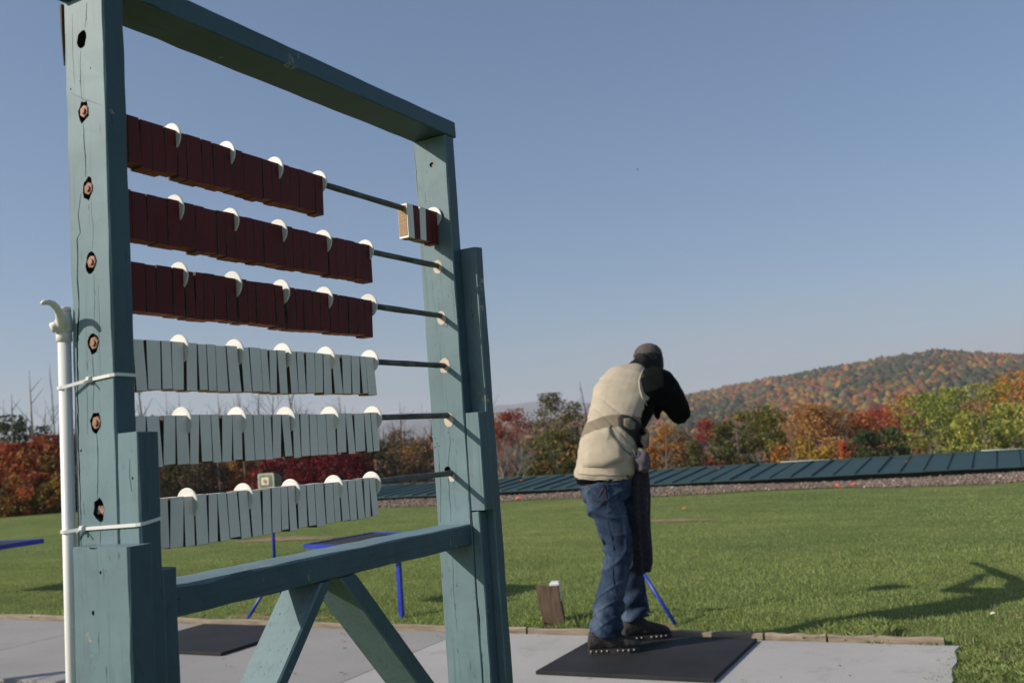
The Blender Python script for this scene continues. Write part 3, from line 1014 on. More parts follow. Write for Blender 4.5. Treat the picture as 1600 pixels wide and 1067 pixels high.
TREES = [
    (0.7, 56.6, 2.7, 3.3, 'orangegreen', 'big tree at the right edge with orange top leaves above yellow-green ones'),
    (-0.6, 52.6, 2.2, 2.6, 'yellowgreen', 'tall yellow-green tree just left of the orange-topped tree at the right edge'),
    (-2.4, 52.8, 2.1, 2.5, 'yellowgreen', 'rounded yellow-green tree below the left shoulder of the hill summit'),
    (-3.6, 50.0, 1.9, 2.1, 'yellowgreen', 'yellow-green tree standing right beside the red and orange maples'),
    (-1.5, 46.7, 0.8, 2.0, 'yellowgreen', 'lower olive-yellow tree in front of the tall yellow-green trees'),
    (0.0, 48.6, 0.4, 1.9, 'yellowgreen', 'low yellow-green tree directly over the right end of the roof'),
    (-5.2, 58.2, 2.0, 1.9, 'redorange', 'orange-red maple touching the yellow-green trees'),
    (-6.7, 61.9, 1.8, 1.9, 'red', 'red maple farthest back among the bright maples'),
    (-6.8, 53.0, 1.3, 2.0, 'redorange', 'orange-red maple in the middle of the bright row'),
    (-7.9, 52.4, 1.5, 2.2, 'tan', 'tan-orange thinning tree beside the orange-red maples'),
    (-8.8, 50.7, 1.9, 2.4, 'tan', 'tallest tan-orange tree with pale thinning leaves'),
    (-10.0, 51.3, 1.5, 2.0, 'tan', 'tan-orange tree next to the dark olive trees'),
    (-8.0, 43.4, 0.4, 0.9, 'yellow', 'small bright yellow tree low in front of the tan trees'),
    (-7.2, 43.9, -0.1, 0.8, 'yellow', 'small yellow-orange sapling low above the roof'),
    (-5.6, 44.6, 0.5, 1.2, 'darkgreen', 'dark green tree low in front of the orange-red maples'),
    (-4.7, 46.2, 0.5, 1.2, 'darkgreen', 'dark green tree beside the foot of the yellow-green trees'),
    (-6.8, 46.3, 0.1, 0.8, 'redorange', 'narrow coral-red sapling between yellow sapling and dark green tree'),
    (-10.3, 46.6, 1.9, 1.6, 'oliveyellow', 'olive tree with yellow tips facing the tan trees'),
    (-11.5, 47.1, 1.7, 1.6, 'oliveyellow', 'olive and yellow tree in the middle of the dark clump right of the shooter'),
    (-11.9, 44.7, 1.3, 1.4, 'olive', 'dark olive tree at the left of the clump right of the shooter'),
    (-14.7, 51.2, 1.6, 1.4, 'red', "deep red tree behind the shooter's right elbow"),
    (-15.4, 48.6, 1.1, 1.5, 'brown', "brown thin-leaved tree below the shooter's elbow"),
    (-15.0, 45.4, 1.4, 1.1, 'orange', "orange-yellow tree just right of the shooter's waist"),
    (-13.0, 43.1, 0.6, 0.9, 'olive', 'low olive shrub under the brown tree right of the shooter'),
    (-19.8, 45.0, 2.9, 1.6, 'brownolive', "brown-olive tree touching the shooter's left side"),
    (-21.6, 46.3, 3.5, 1.8, 'brownolive', 'tallest brown-olive tree between frame and shooter'),
    (-17.7, 38.3, 1.5, 1.6, 'olivetip', 'olive bush with orange tips above the green roof'),
    (-16.9, 38.8, 1.0, 1.2, 'olive', "olive bush next to the shooter's vest"),
    (-19.1, 38.8, 1.2, 1.1, 'olivetip', 'small olive bush with rusty leaves left of the larger bush'),
    (-24.8, 48.1, 2.9, 1.7, 'red', 'red maple behind the pale bare tree'),
    (-24.7, 45.9, 2.7, 1.3, 'redorange', 'rusty red tree just right of the scoreboard post'),
    (-18.6, 35.6, 1.7, 1.5, 'bare', 'pale grey bare tree between scoreboard post and olive bushes'),
    (-19.6, 46.1, 4.1, 0.8, 'bare', "tall thin bare pole-like tree rising left of the shooter's shoulder"),
    (-20.3, 37.1, 0.6, 1.0, 'brown', 'low brown bush right beside the scoreboard post'),
    (-27.4, 42.2, 3.9, 1.8, 'bare', 'bare tree seen just left of the far scoreboard post'),
    (-27.6, 39.9, 3.3, 1.7, 'bare', 'bare tree above the last rod end on the left of the post'),
    (-30.1, 40.7, 4.4, 1.8, 'bare', 'tall bare tree showing over the right part of the fifth row'),
    (-32.2, 37.4, 4.8, 2.2, 'bare', 'tall bare tree with fine twigs over the middle of the fifth row'),
    (-34.2, 37.5, 4.8, 1.8, 'bare', 'bare tree left of the tallest twiggy one'),
    (-34.7, 35.0, 4.3, 1.8, 'bare', 'bare tree over the left part of the fifth row'),
    (-35.5, 33.5, 4.0, 1.7, 'bare', 'bare tree nearest the left end of the fifth row'),
    (-38.2, 34.4, 4.2, 1.6, 'bare', 'bare tree close behind the near scoreboard post'),
    (-24.2, 37.3, 1.5, 1.2, 'brown', 'brown bush against the far scoreboard post'),
    (-26.2, 38.5, 2.1, 1.4, 'orangebrown', 'brown tree with one bright orange patch'),
    (-26.1, 36.3, 1.7, 1.3, 'darkolive', 'dark olive shrub right of the crimson shrubs'),
    (-26.3, 33.9, 1.8, 2.0, 'crimson', 'large crimson shrub in the gap between the two lowest rows'),
    (-27.9, 33.1, 1.7, 1.8, 'crimson', 'crimson shrub left of the larger crimson one'),
    (-31.5, 33.5, 1.7, 1.3, 'orange', 'orange tree among bare trunks in the gap between the lowest rows'),
    (-32.3, 32.0, 1.6, 1.2, 'brown', 'brown thicket left of the orange tree'),
    (-33.7, 31.3, 1.9, 1.5, 'brownolive', 'brown-olive thicket beside the near scoreboard post'),
    (-30.6, 34.1, 1.3, 1.1, 'brown', 'brown thicket behind the small loudspeaker'),
    (-31.4, 22.3, 2.4, 1.9, 'redmix', 'red shrub with yellow-green lower leaves at the left edge'),
    (-30.2, 22.8, 2.6, 1.6, 'redmix', 'orange-red shrub directly left of the white pipe'),
    (-32.6, 21.6, 2.4, 1.8, 'redmix', 'red shrub beyond the left edge'),
    (-28.9, 23.5, 2.1, 1.7, 'redmix', 'red shrub hidden behind the near post'),
    (-28.5, 21.7, 0.8, 0.6, 'yellow', 'low yellow shrub at the foot of the white pipe'),
    (-29.1, 21.3, 1.3, 1.1, 'redmix', 'rust and olive shrub low in front of the red shrubs'),
    (-30.1, 20.8, 1.3, 1.0, 'orangebrown', 'brown and yellow shrub low at the left edge'),
    (-44.3, 31.3, 4.3, 1.9, 'darkgreen', 'dark evergreen behind the red shrubs at the left edge'),
    (-46.1, 30.3, 4.6, 2.0, 'darkgreen', 'dark evergreen beyond the left edge'),
    (-44.9, 33.1, 4.9, 1.6, 'bare', 'bare dark-twigged tree behind the red shrubs'),
    (-44.0, 33.7, 4.2, 1.4, 'bare', 'bare tree behind the white pipe'),
    (-7.4, 47.1, 0.2, 1.5, 'tan', 'low tan shrub filling the gap under the tan and orange-red trees'),
    (-9.3, 45.1, 0.0, 1.2, 'orange', 'low orange shrub between the dark olive clump and the tan trees'),
    (-15.5, 44.1, 0.4, 1.2, 'orange', "orange shrub partly behind the shooter's right hip"),
    (-13.8, 43.9, 0.2, 1.3, 'orangebrown', 'low rust shrub under the brown tree'),
]

for i, (x, y, zt, rad, kind, label) in enumerate(TREES):
    if kind == 'bare':
        bare_tree(i, x, y, zt, rad, label, pale=('pale' in label))
    else:
        leafy_tree(i, x, y, zt, rad, kind, label)

# the wood behind and between the single trees: brush and trunks that read as one mass
g = np.random.default_rng(77)
n = 90000
th = np.radians(g.uniform(-58, 8, n))
D = g.uniform(46, 84, n)
x, y = np.sin(th) * D, np.cos(th) * D
zb = terrain_z(x, y)
lump = 3.4 + 1.3 * np.sin(th * 41 + D * .11) + 1.0 * np.sin(th * 97 + 1) + .5 * np.sin(th * 211)
lump = np.where(np.degrees(th) < -24, lump + .6, lump + .9)
z = zb + np.maximum(.5, lump * (D / 60)) * g.random(n) ** .8
v, f = leaf_quads(np.stack([x, y, z], -1), g.uniform(.08, .19, n), g, None)
ridx = (np.sin(th * 29 + D * .07) + np.sin(th * 67 + 2) + g.normal(0, .7, n))
pal = np.array([(.125, .10, .058), (.095, .09, .042), (.17, .12, .068), (.28, .14, .05), (.22, .07, .045)])
ci = np.where(ridx > 1.3, 4, np.where(ridx > .8, 3, np.where(ridx > -.2, 2, np.where(ridx > -1, 0, 1))))
me = fast_mesh('woodland', v, f, M_leaf, pal[ci] * g.uniform(.65, 1.2, (n, 1)))
tag(link('woodland', me), 'brown and olive brushwood filling the wood behind the single trees', 'woodland', kind='stuff')
mb = MB()
for i in range(230):
    th = R(g.uniform(-58, 6))
    D = g.uniform(44, 70)
    x, y = math.sin(th) * D, math.cos(th) * D
    zb = float(terrain_z(x, y))
    H = g.uniform(3.5, 6.8) * (D / 55)
    if math.degrees(th) < -24:
        H *= 1.15
    lx, ly = g.normal(0, .25), g.normal(0, .25)
    r = g.uniform(.035, .10)
    mb.tube([(x, y, zb - .2), (x + lx * .4, y + ly * .4, zb + H * .5), (x + lx, y + ly, zb + H)], [r, r * .7, r * .12], 4, cap=False)
    for q in range(5):
        t = g.uniform(.35, .9)
        az = g.uniform(0, 6.28)
        L = H * .22 * (1.2 - t)
        p = (x + lx * t, y + ly * t, zb + H * t)
        mb.tube([p, (p[0] + math.cos(az) * L, p[1] + math.sin(az) * L, p[2] + L * 1.3)], [r * .35, r * .08], 3, cap=False)
tag(mb.build('woodland_trunks', M_bark), 'thin grey-brown trunks standing crowded in the wood behind the lawn', 'woodland', kind='stuff')
# ------------------------------------------------------------------ scoreboard
Z0 = 1.2218


def lumber_mb(x0, x1, y0, y1, z0, z1, axis='z', c=0.0022, jit=0.0003, seed=0, step=.045, endjit=0.0015):
    """planed board: chamfered section swept along its grain with small unevenness"""
    rnd = random.Random(seed + 5)
    mb = MB()
    lo, hi = {'x': (x0, x1), 'y': (y0, y1), 'z': (z0, z1)}[axis]
    if axis == 'z':
        a0, a1, b0, b1 = x0, x1, y0, y1
    elif axis == 'y':
        a0, a1, b0, b1 = x0, x1, z0, z1
    else:
        a0, a1, b0, b1 = y0, y1, z0, z1
    n = max(3, int((hi - lo) / step))
    rings = []
    nick = [rnd.random() < .05 for _ in range(n * 4 + 8)]
    for k in range(n + 1):
        t = lo + (hi - lo) * k / n
        c4 = [c * rnd.uniform(.6, 1.5) + (c * .9 if nick[(k * 4 + q) % len(nick)] else 0) for q in range(4)]
        j = lambda: rnd.uniform(-jit, jit)
        sec = [(a0 + c4[0], b0 + j()), (a1 - c4[1], b0 + j()), (a1 + j(), b0 + c4[1]), (a1 + j(), b1 - c4[2]), (a1 - c4[2], b1 + j()), (a0 + c4[3], b1 + j()), (a0 + j(), b1 - c4[3]), (a0 + j(), b0 + c4[0])]
        ring = []
        for (a, b) in sec:
            e = t + (rnd.uniform(-endjit, endjit) if k in (0, n) else 0)
            ring.append((a, b, e) if axis == 'z' else ((a, e, b) if axis == 'y' else (e, a, b)))
        rings.append(ring)
    if axis == 'y':
        rings = [list(reversed(r)) for r in rings]
    mb.rings(rings)
    return mb


def lit_shaded_teal(me, first=0):
    """front and top faces carry the lighter, lit teal (slot 0), the rest the shaded copy (slot 1)"""
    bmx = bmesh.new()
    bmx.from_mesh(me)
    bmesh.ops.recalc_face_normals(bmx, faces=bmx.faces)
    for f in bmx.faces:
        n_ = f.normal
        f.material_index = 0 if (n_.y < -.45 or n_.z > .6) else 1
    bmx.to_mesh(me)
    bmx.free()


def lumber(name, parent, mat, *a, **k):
    o = lumber_mb(*a, **k).build(name, [mat, M_shaded_z if mat == M_teal_z else M_shaded_y], parent)
    lit_shaded_teal(o.data)
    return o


def jag_prism(mb, cx, cz, r, y0, y1, rnd, n=13, sx=1.0, sz=1.15):
    pts = []
    for i in range(n):
        t = 2 * math.pi * i / n
        rr = r * rnd.uniform(.82, 1.12)
        pts.append((cx + rr * sx * math.cos(t), cz + rr * sz * math.sin(t)))
    mb.rings([[(x, y0, z) for x, z in pts], [(x, y1, z) for x, z in pts]])


def crack_prism(mb, pts, y0, y1, w0, rnd, face_y=None):
    """a split in the wood: jagged ribbon prism cut out of the face"""
    fine = []
    for k in range(len(pts) - 1):
        m = max(2, int(abs(pts[k + 1][1] - pts[k][1]) / .012))
        for s in range(m):
            t = s / m
            fine.append((pts[k][0] * (1 - t) + pts[k + 1][0] * t + rnd.uniform(-.0009, .0009), pts[k][1] * (1 - t) + pts[k + 1][1] * t))
    fine.append(pts[-1])
    L, Rr = [], []
    N = len(fine)
    for i, (x, z) in enumerate(fine):
        w = w0 * (.25 + .9 * math.sin(math.pi * min(1, (i + .4) / N))) * rnd.uniform(.55, 1.3)
        L.append((x - w / 2, z))
        Rr.append((x + w / 2, z))
    rings = []
    for (l, r) in zip(L, Rr):
        rings.append([(l[0], y0, l[1]), (r[0], y0, r[1]), ((l[0] + r[0]) / 2 + .0003, y1, r[1]), ((l[0] + r[0]) / 2 - .0003, y1, l[1])])
    mb.rings(rings)


def carve(obj, cutters):
    """subtract each cutter mesh from obj (real holes and splits), inner faces take the cutter's material"""
    bmx = bmesh.new()
    bmx.from_mesh(obj.data)
    bmesh.ops.recalc_face_normals(bmx, faces=bmx.faces)
    bmx.to_mesh(obj.data)
    bmx.free()
    for cmb in cutters:
        cme = cmb.mesh('cut', [M_cut])
        co = bpy.data.objects.new('cut', cme)
        COL.objects.link(co)
        co.parent = obj.parent
        bmx = bmesh.new()
        bmx.from_mesh(cme)
        bmesh.ops.recalc_face_normals(bmx, faces=bmx.faces)
        bmx.to_mesh(cme)
        bmx.free()
        mod = obj.modifiers.new('b', 'BOOLEAN')
        mod.operation = 'DIFFERENCE'
        mod.solver = 'EXACT'
        mod.use_self = False
        mod.object = co
        mod.material_mode = 'TRANSFER'
        bpy.context.view_layer.update()
        dg = bpy.context.evaluated_depsgraph_get()
        new = bpy.data.meshes.new_from_object(obj.evaluated_get(dg))
        obj.modifiers.clear()
        old = obj.data
        if len(new.polygons) >= len(old.polygons) * .9:
            obj.data = new
        else:
            print('carve failed', obj.name, len(new.polygons))
        bpy.data.objects.remove(co)


board = empty('scoreboard', (-1.18445, 0.92892, 0), R(-2.6486))
tag(board, 'tall teal painted wooden scoring frame with six rods of maroon and white sliding blocks', 'scoreboard')
rnd = random.Random(12)
A0, B0, L0 = 0.089, 0.036, 0.891
SIDE_T = 0.037

# near post, with burnt counterbored holes and long splits in its front face
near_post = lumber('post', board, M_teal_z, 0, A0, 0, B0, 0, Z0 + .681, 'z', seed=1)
nuts = [(.0405, .5037), (.0455, .387), (.048, .279), (.048, .162), (.0485, .049), (.0505, -.073)]
cuts = []
for i, (vx_, wz) in enumerate([(.0412, .6147)] + nuts):
    mb = MB()
    jag_prism(mb, vx_ - .001, Z0 + wz, .0132 if i else .0118, -.02, .016, rnd, sx=.95, sz=1.3 if i in (1, 2) else 1.22)
    cuts.append(mb)
cr = {
    'a': ([(.0286, .3833), (.0217, .3531), (.0264, .3257), (.0174, .3178), (.0167, .2621), (.0168, .2077), (.0110, .1631), (.0095, .0692), (.0075, .0156), (.0095, -.0046), (.0092, -.0768), (.0085, -.155)], .0042),
    'b': ([(.0371, .599), (.0351, .5508), (.0368, .521)], .0016),
    'c': ([(.0543, .6662), (.0518, .6413), (.0484, .6305)], .0020),
    'd': ([(.0385, .4868), (.0409, .4381), (.0409, .405)], .0024),
    'e': ([(.0525, .2614), (.0522, .2197), (.0489, .1773)], .0011),
    'f': ([(.0447, .146), (.046, .1013), (.0431, .066)], .0017),
    'g': ([(.0489, .034), (.0507, .0108), (.0489, -.0319), (.0464, -.0565)], .0024),
    'h': ([(.0509, -.0905), (.0493, -.122)], .0013),
    'i': ([(.0513, .372), (.0539, .3312), (.0509, .297)], .0008),
    'j': ([(.030, .10), (.0315, .06), (.029, .035)], .0007),
    'k': ([(.020, .66), (.0185, .60), (.021, .55)], .0007),
    'l': ([(.062, .24), (.061, .15), (.063, .10)], .0005),
}
for key, (pts, w0) in cr.items():
    mb = MB()
    crack_prism(mb, [(p[0], Z0 + p[1]) for p in pts], -.01, .014, w0, rnd)
    cuts.append(mb)
for (vx_, wz, rr) in ((.012, .545, .0016), (.058, .565, .0012), (.033, .552, .0008), (.014, .012, .0018), (.024, -.108, .0022)):
    mb = MB()
    jag_prism(mb, vx_, Z0 + wz, rr, -.01, .004, rnd, n=7)
    cuts.append(mb)
carve(near_post, cuts)
near_post.name = 'post'

# splinter lifting off the top left corner of the near post
mb = MB()
mb.rings([[(-.0052, -.003, Z0 + .68), (-.001, -.003, Z0 + .68), (-.001, .004, Z0 + .68), (-.0052, .003, Z0 + .68)],
          [(-.0036, -.003, Z0 + .64), (-.0012, -.003, Z0 + .64), (-.001, .003, Z0 + .64), (-.0034, .003, Z0 + .64)],
          [(-.0018, -.001, Z0 + .585), (-.001, -.001, Z0 + .585), (-.001, .001, Z0 + .585), (-.002, .001, Z0 + .585)]])
mb.build('splinter', M_stump, board)

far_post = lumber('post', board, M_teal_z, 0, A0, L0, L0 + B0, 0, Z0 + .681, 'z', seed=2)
cuts = []
for key, (pts, w0) in {
    'a': ([(.0136, -.01), (.0155, -.09), (.0135, -.1235), (.008, -.182)], .0016),
    'b': ([(.0454, .02), (.0487, -.0123), (.0387, -.0542), (.0367, -.1242), (.036, -.186)], .0018),
    'c': ([(.036, -.245), (.030, -.33), (.033, -.42)], .0012),
    'd': ([(.003, .66), (.0045, .60), (.004, .55)], .0012),
}.items():
    mb = MB()
    crack_prism(mb, [(p[0], Z0 + p[1]) for p in pts], L0 - .01, L0 + .012, w0, rnd)
    cuts.append(mb)
for (vx_, wz, rr, dp) in ((.0483, .619, .0062, .012), (.036, -.071, .0085, .01), (.008, .0, .0014, .004), (.012, -.012, .001, .004), (.006, -.02, .0018, .004), (.018, -.018, .0014, .004), (.044, .01, .0012, .004), (.056, -.006, .0012, .004)):
    mb = MB()
    jag_prism(mb, vx_, Z0 + wz, rr, L0 - .02, L0 + dp, rnd, n=9, sz=1)
    cuts.append(mb)
carve(far_post, cuts)
mb = MB()
mb.tube([(.0493, L0 + .008, Z0 + .619), (.0493, L0 + .0035, Z0 + .619)], .0042, 10)
mb.build('bolt', M_rust, board)

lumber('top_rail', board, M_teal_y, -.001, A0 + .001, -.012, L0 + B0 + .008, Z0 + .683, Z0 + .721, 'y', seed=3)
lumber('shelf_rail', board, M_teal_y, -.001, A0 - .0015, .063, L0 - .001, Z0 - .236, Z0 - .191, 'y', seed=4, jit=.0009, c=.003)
# boards stacked on the near post
fb = lumber('front_board', board, M_teal_z, .043, .157, -.0385, -.0008, 0, Z0 - .119, 'z', seed=5, jit=.0005)
cuts = []
for (vx_, wz, rr) in ((.083, -.205, .0028), (.101, -.152, .0022), (.112, -.150, .0007)):
    mb = MB()
    jag_prism(mb, vx_, Z0 + wz, rr, -.05, -.034, rnd, n=8, sz=1.2)
    cuts.append(mb)
mb = MB()
jag_prism(mb, .088, Z0 - .119, .006, -.05, -.0365, rnd, n=9, sx=1.6, sz=.5)
cuts.append(mb)
carve(fb, cuts)
sb = lumber('side_board', board, M_teal_z, A0 + .001, A0 + .001 + .043, 0.0005, B0, 0, Z0 + .030, 'z', seed=6)
cuts = []
mb = MB()
crack_prism(mb, [(.117, Z0 - .005), (.1155, Z0 - .03), (.118, Z0 - .05)], -.01, .008, .0016, rnd)
cuts.append(mb)
mb = MB()
jag_prism(mb, .1205, Z0 - .032, .0018, -.01, .005, rnd, n=8)
cuts.append(mb)
carve(sb, cuts)
lumber('back_board', board, M_teal_z, .02, .130, B0 + .0008, .0622, 0, Z0 - .160, 'z', seed=7)
# boards stacked on the far post
lumber('side_board', board, M_teal_z, A0 + .001, .127, L0 + .0005, L0 + B0 - .001, Z0 - .163, Z0 + .050, 'z', seed=8)
lumber('side_board', board, M_teal_z, A0 + .001, .1105, L0 + .001, L0 + B0 - .001, 0, Z0 - .1655, 'z', seed=9)
lumber('back_board', board, M_teal_z, .02, .1268, L0 + B0 + .0005, L0 + B0 + .030, 0, Z0 + .421, 'z', seed=10)


# braces: V below the shelf rail, ends cut level
def brace(u_top, u_bot, w_top, w_bot, thick_u, seed):
    mb = MB()
    rn = random.Random(seed)
    n = 14
    c = .003
    rings = []
    for k in range(n + 1):
        t = k / n
        u = u_top + (u_bot - u_top) * t
        z = Z0 + w_top + (w_bot - w_top) * t
        ta = thick_u
        j = lambda: rn.uniform(-.0003, .0003)
        x0, x1 = .002, A0 - .002
        ring = [(x0 + c, u + j(), z), (x1 - c, u + j(), z), (x1 + j(), u + c * 1.3, z), (x1 + j(), u + ta - c * 1.3, z), (x1 - c, u + ta + j(), z), (x0 + c, u + ta + j(), z), (x0 + j(), u + ta - c * 1.3, z), (x0 + j(), u + c * 1.3, z)]
        rings.append(ring)
    mb.rings(rings)
    return mb


br = brace(.4055, .0655, -.2375, -.648, .0305, 31).build('brace', [M_teal_z, M_shaded_z], board)
lit_shaded_teal(br.data)
mb = MB()
jag_prism(mb, 0.0, Z0 - .292, .005, .2, .5, rnd, n=9)
carve(br, [mb])
br2 = brace(.4545, .842, -.2375, -.668, .047, 32).build('brace', [M_teal_z, M_shaded_z], board)
lit_shaded_teal(br2.data)

# sills the posts stand on
lumber('foot', board, M_teal_y, -.05, -.004, -.15, L0 + .2, 0.001, .089, 'y', seed=20)

# pale routed plugs round the far rod ends
rods_far = [.497, .3855, .2715, .159, .048, -.079]
plugw = [None, .3825, .266, .159, .038, -.088]
for i, w in enumerate(plugw):
    if w is None:
        continue
    mb = MB()
    rn = random.Random(50 + i)
    n = 26
    ring = []
    for q in range(n):
        t = 2 * math.pi * q / n
        rr = (.0148 if i != 5 else .010) * (1 + .06 * rn.uniform(-1, 1))
        if i == 3:
            rr *= 1 + .22 * rn.random()
        ring.append((math.cos(t) * rr * .8, math.sin(t) * rr * 1.05))
    cx = .046 + (.002 if i == 4 else 0)
    mb.rings([[(cx + p, L0 + .002, Z0 + w + q) for p, q in ring], [(cx + p, L0 - .0006, Z0 + w + q) for p, q in ring]])
    mb.build('bare_wood_plug', M_plug, board)

# rods, nuts, blocks and discs
RODV = .0445
near_w = [n_[1] for n_ in nuts]
disc_u = [[.153, .268, .383, .500, .8865], [.154, .270, .385, .505, .632], [.157, .270, .384, .499, .633], [.153, .268, .381, .496, .626], [.153, .267, .382, .498, .626], [.159, .274, .386, .499, .611]]
disc_dw = [0, -.001, .0, .0005, .0, -.002]
MATS_R = [M_maroon, M_maroon_bottom, M_side]
MATS_W = [M_white, M_bare, M_side]


def block_mesh(pl, pr, z0, z1, x0, x1, name, mats, rn, rn_plain=False):
    """pl/pr = (u at top, u at bottom) of left and right face; z in rod-local coords"""
    c = .0005
    dz = rn.uniform(-.0012, .0012)
    dzb = rn.uniform(-.0026, .0018)
    zt, zb = z1 + dz, z0 + dzb
    x1 = x1 + rn.uniform(-.0008, .0008)
    x0 = x0 + rn.uniform(-.001, .001)
    mb = MB()

    def ring(x, ins):
        return [(x, pl[1] + ins, zb + ins), (x, pr[1] - ins, zb + ins), (x, pr[0] - ins, zt - ins), (x, pl[0] + ins, zt - ins)]
    rings = [ring(x0, c), ring(x0 + c, 0), ring(x1 - c, 0), ring(x1, c)]
    b = len(mb.v)
    mb.rings(rings)
    if not rn_plain:
        for k in range(3):
            mb.m[k * 4 + 1] = 2
            mb.m[k * 4 + 3] = 2
    # bottom faces (edge 0-1 of each ring) and the two saw-cut end faces take raw wood, on red blocks the bounce-lit maroon
    for fi, f in enumerate(mb.f):
        zs = [mb.v[i][2] for i in f]
        if max(zs) < (zb + zt) / 2 and len(f) == 4 and max(zs) - min(zs) < .01:
            mb.m[fi] = 1
    return mb


end_face_mat = M_bare
for r_i in range(6):
    rn = random.Random(200 + r_i)
    wn_, wf = near_w[r_i], rods_far[r_i]
    rod = MB()
    pts = []
    for k in range(25):
        t = k / 24
        u = .004 + (L0 + .010 - .004) * t
        if r_i == 0 and False:
            pass
        sag = -.0015 * math.sin(math.pi * t)
        pts.append((RODV, u, (wn_ + (wf - wn_) * t) + sag))
    rod.tube([(p[0], p[1], Z0 + p[2]) for p in pts], [.0062 * rn.uniform(.92, 1.12) for _ in pts], 9)
    rod_o = rod.build('rod', M_rod, board, smooth=True)
    # nut and washer sunk in the near post
    vx_, wz = nuts[r_i]
    nm = MB()
    rot0 = rn.uniform(0, 1)
    nut_r = .0098
    if r_i == 5:
        nut_r = .0072
    hexp = [(vx_ + .0015 + nut_r * math.cos(rot0 + i * math.pi / 3), Z0 + wz + nut_r * math.sin(rot0 + i * math.pi / 3)) for i in range(6)]
    hexi = [(vx_ + .0015 + nut_r * .9 * math.cos(rot0 + i * math.pi / 3), Z0 + wz + nut_r * .9 * math.sin(rot0 + i * math.pi / 3)) for i in range(6)]
    yf = -.0015 if r_i != 5 else .005
    nm.rings([[(p, yf + .009, q) for p, q in hexp], [(p, yf + .001, q) for p, q in hexp], [(p, yf, q) for p, q in hexi]])
    nut = nm.build('nut', M_rust, rod_o)
    nm = MB()
    nm.tube([(vx_ + .0015, yf + .006, Z0 + wz), (vx_ + .0015, yf - .0022, Z0 + wz)], .0046, 12)
    nm.build('bolt_end', M_rust, rod_o)

    zrod = lambda u: Z0 + wn_ + (wf - wn_) * (u / L0) - .0015 * math.sin(math.pi * u / L0)
    BT, BB = .0085, -.0655
    X0, X1 = RODV - .0125, RODV + .0135
    groups = []
    prev = .0385
    dl = disc_u[r_i]
    for gi, du in enumerate(dl):
        if r_i == 0 and gi == 4:
            groups.append((.770, du - .0015, gi))
        else:
            groups.append((prev, du - .0015, gi))
        prev = du + .0018
    for (ua, ub, gi) in groups:
        cluster = (r_i == 0 and gi == 4)
        nb = 5
        span = ub - ua
        tight = r_i in (0, 1)
        ang_amp = .016 if tight else (.045 if r_i == 2 else .052)
        tilt = [rn.uniform(-ang_amp, ang_amp) for _ in range(nb + 1)]
        for q in range(1, nb + 1):      # some neighbours lie flush, others lean and open a wedge
            if rn.random() < (.6 if tight else .38):
                tilt[q] = tilt[q - 1]
        if cluster:
            tilt = [0, 0, .06, .05, .02, .02]
        thick = [rn.uniform(.74, 1.26) for _ in range(nb)]
        if cluster:
            thick = [1, .95, 1, .95, 1.0]
        Hh = BT - BB
        # pack
        scale = span / nb
        for it in range(8):
            rt, rb = ua, ua
            out = []
            for q in range(nb):
                th_ = thick[q] * scale
                lt_rel, lb_rel = tilt[q] * BT, tilt[q] * BB
                ba = max(rt - lt_rel, rb - lb_rel)
                lt, lb = ba + lt_rel, ba + lb_rel
                tb = th_ * (1 + (rn.uniform(-.10, .10) if it == 7 and not cluster else 0))
                out.append((lt, lb, lt + th_, lb + tb))
                gp = .0006 * ((q * 7 + gi * 3 + r_i) % 4 == 1) * (not tight)
                rt, rb = lt + th_ + .0001 + gp, lb + tb + .0001 + gp
            end = max(rt, rb)
            scale *= 1 + ((ub - end) / span) * .9
        for q, (lt, lb, r_t, r_b) in enumerate(out):
            red = r_i < 3
            if cluster:
                red = q in (1, 3, 4)
            uc = (lt + r_t) / 2
            zc = zrod(uc)
            bm_ = block_mesh((lt + .0001, lb + .0001), (r_t - .0001, r_b - .0001), zc + BB, zc + BT, X0, X1, 'tally_block', None, rn, cluster)
            if cluster and q == 0:
                # raw end grain showing on the first block, framed by the painted rim
                bm_.m = list(bm_.m)
                cxm = (X0 + X1) / 2
                bm_.add([(X0 + .0022, lb - .0006, zc + BB + .004), (X1 - .0028, lb - .0006, zc + BB + .004), (X1 - .0028, lt - .0006, zc + BT - .004), (X0 + .0022, lt - .0006, zc + BT - .004),
                         (X0 + .0022, lb + .001, zc + BB + .004), (X1 - .0028, lb + .001, zc + BB + .004), (X1 - .0028, lt + .001, zc + BT - .004), (X0 + .0022, lt + .001, zc + BT - .004)],
                        [(0, 1, 2, 3), (0, 4, 5, 1), (1, 5, 6, 2), (2, 6, 7, 3), (3, 7, 4, 0)], 1)
            b = bm_.build('tally_block', MATS_R if red else MATS_W, rod_o)
            if cluster:
                b['label'] = ['white block with bare wood end', 'maroon block between two white ones', 'white block between maroon ones', 'maroon block beside the white one', 'last maroon block against the disc'][q]
        du = dl[gi]
        dm = MB()
        n = 36
        rr = .0236
        zc = zrod(du) + disc_dw[r_i] - .0008
        tl = rn.uniform(-.03, .03)
        rings = []
        for (yy, r2) in ((-.0014, rr - .0012), (-.0006, rr), (.0009, rr), (.0015, rr - .0010)):
            rings.append([(RODV + r2 * math.cos(2 * math.pi * i / n), du + yy + tl * r2 * math.sin(2 * math.pi * i / n), zc + r2 * math.sin(2 * math.pi * i / n)) for i in range(n)])
        dm.rings([list(reversed(r_)) for r_ in rings])
        dd = dm.build('divider_disc', M_disc, rod_o)

# make every mesh in the board outward-facing
for o in [board] + list(board.children_recursive):
    if o.type == 'MESH':
        bmx = bmesh.new()
        bmx.from_mesh(o.data)
        bmesh.ops.recalc_face_normals(bmx, faces=bmx.faces)
        bmx.to_mesh(o.data)
        bmx.free()

# two more frames of the same kind stand at the neighbouring stations, outside the picture (their shadows reach into it)


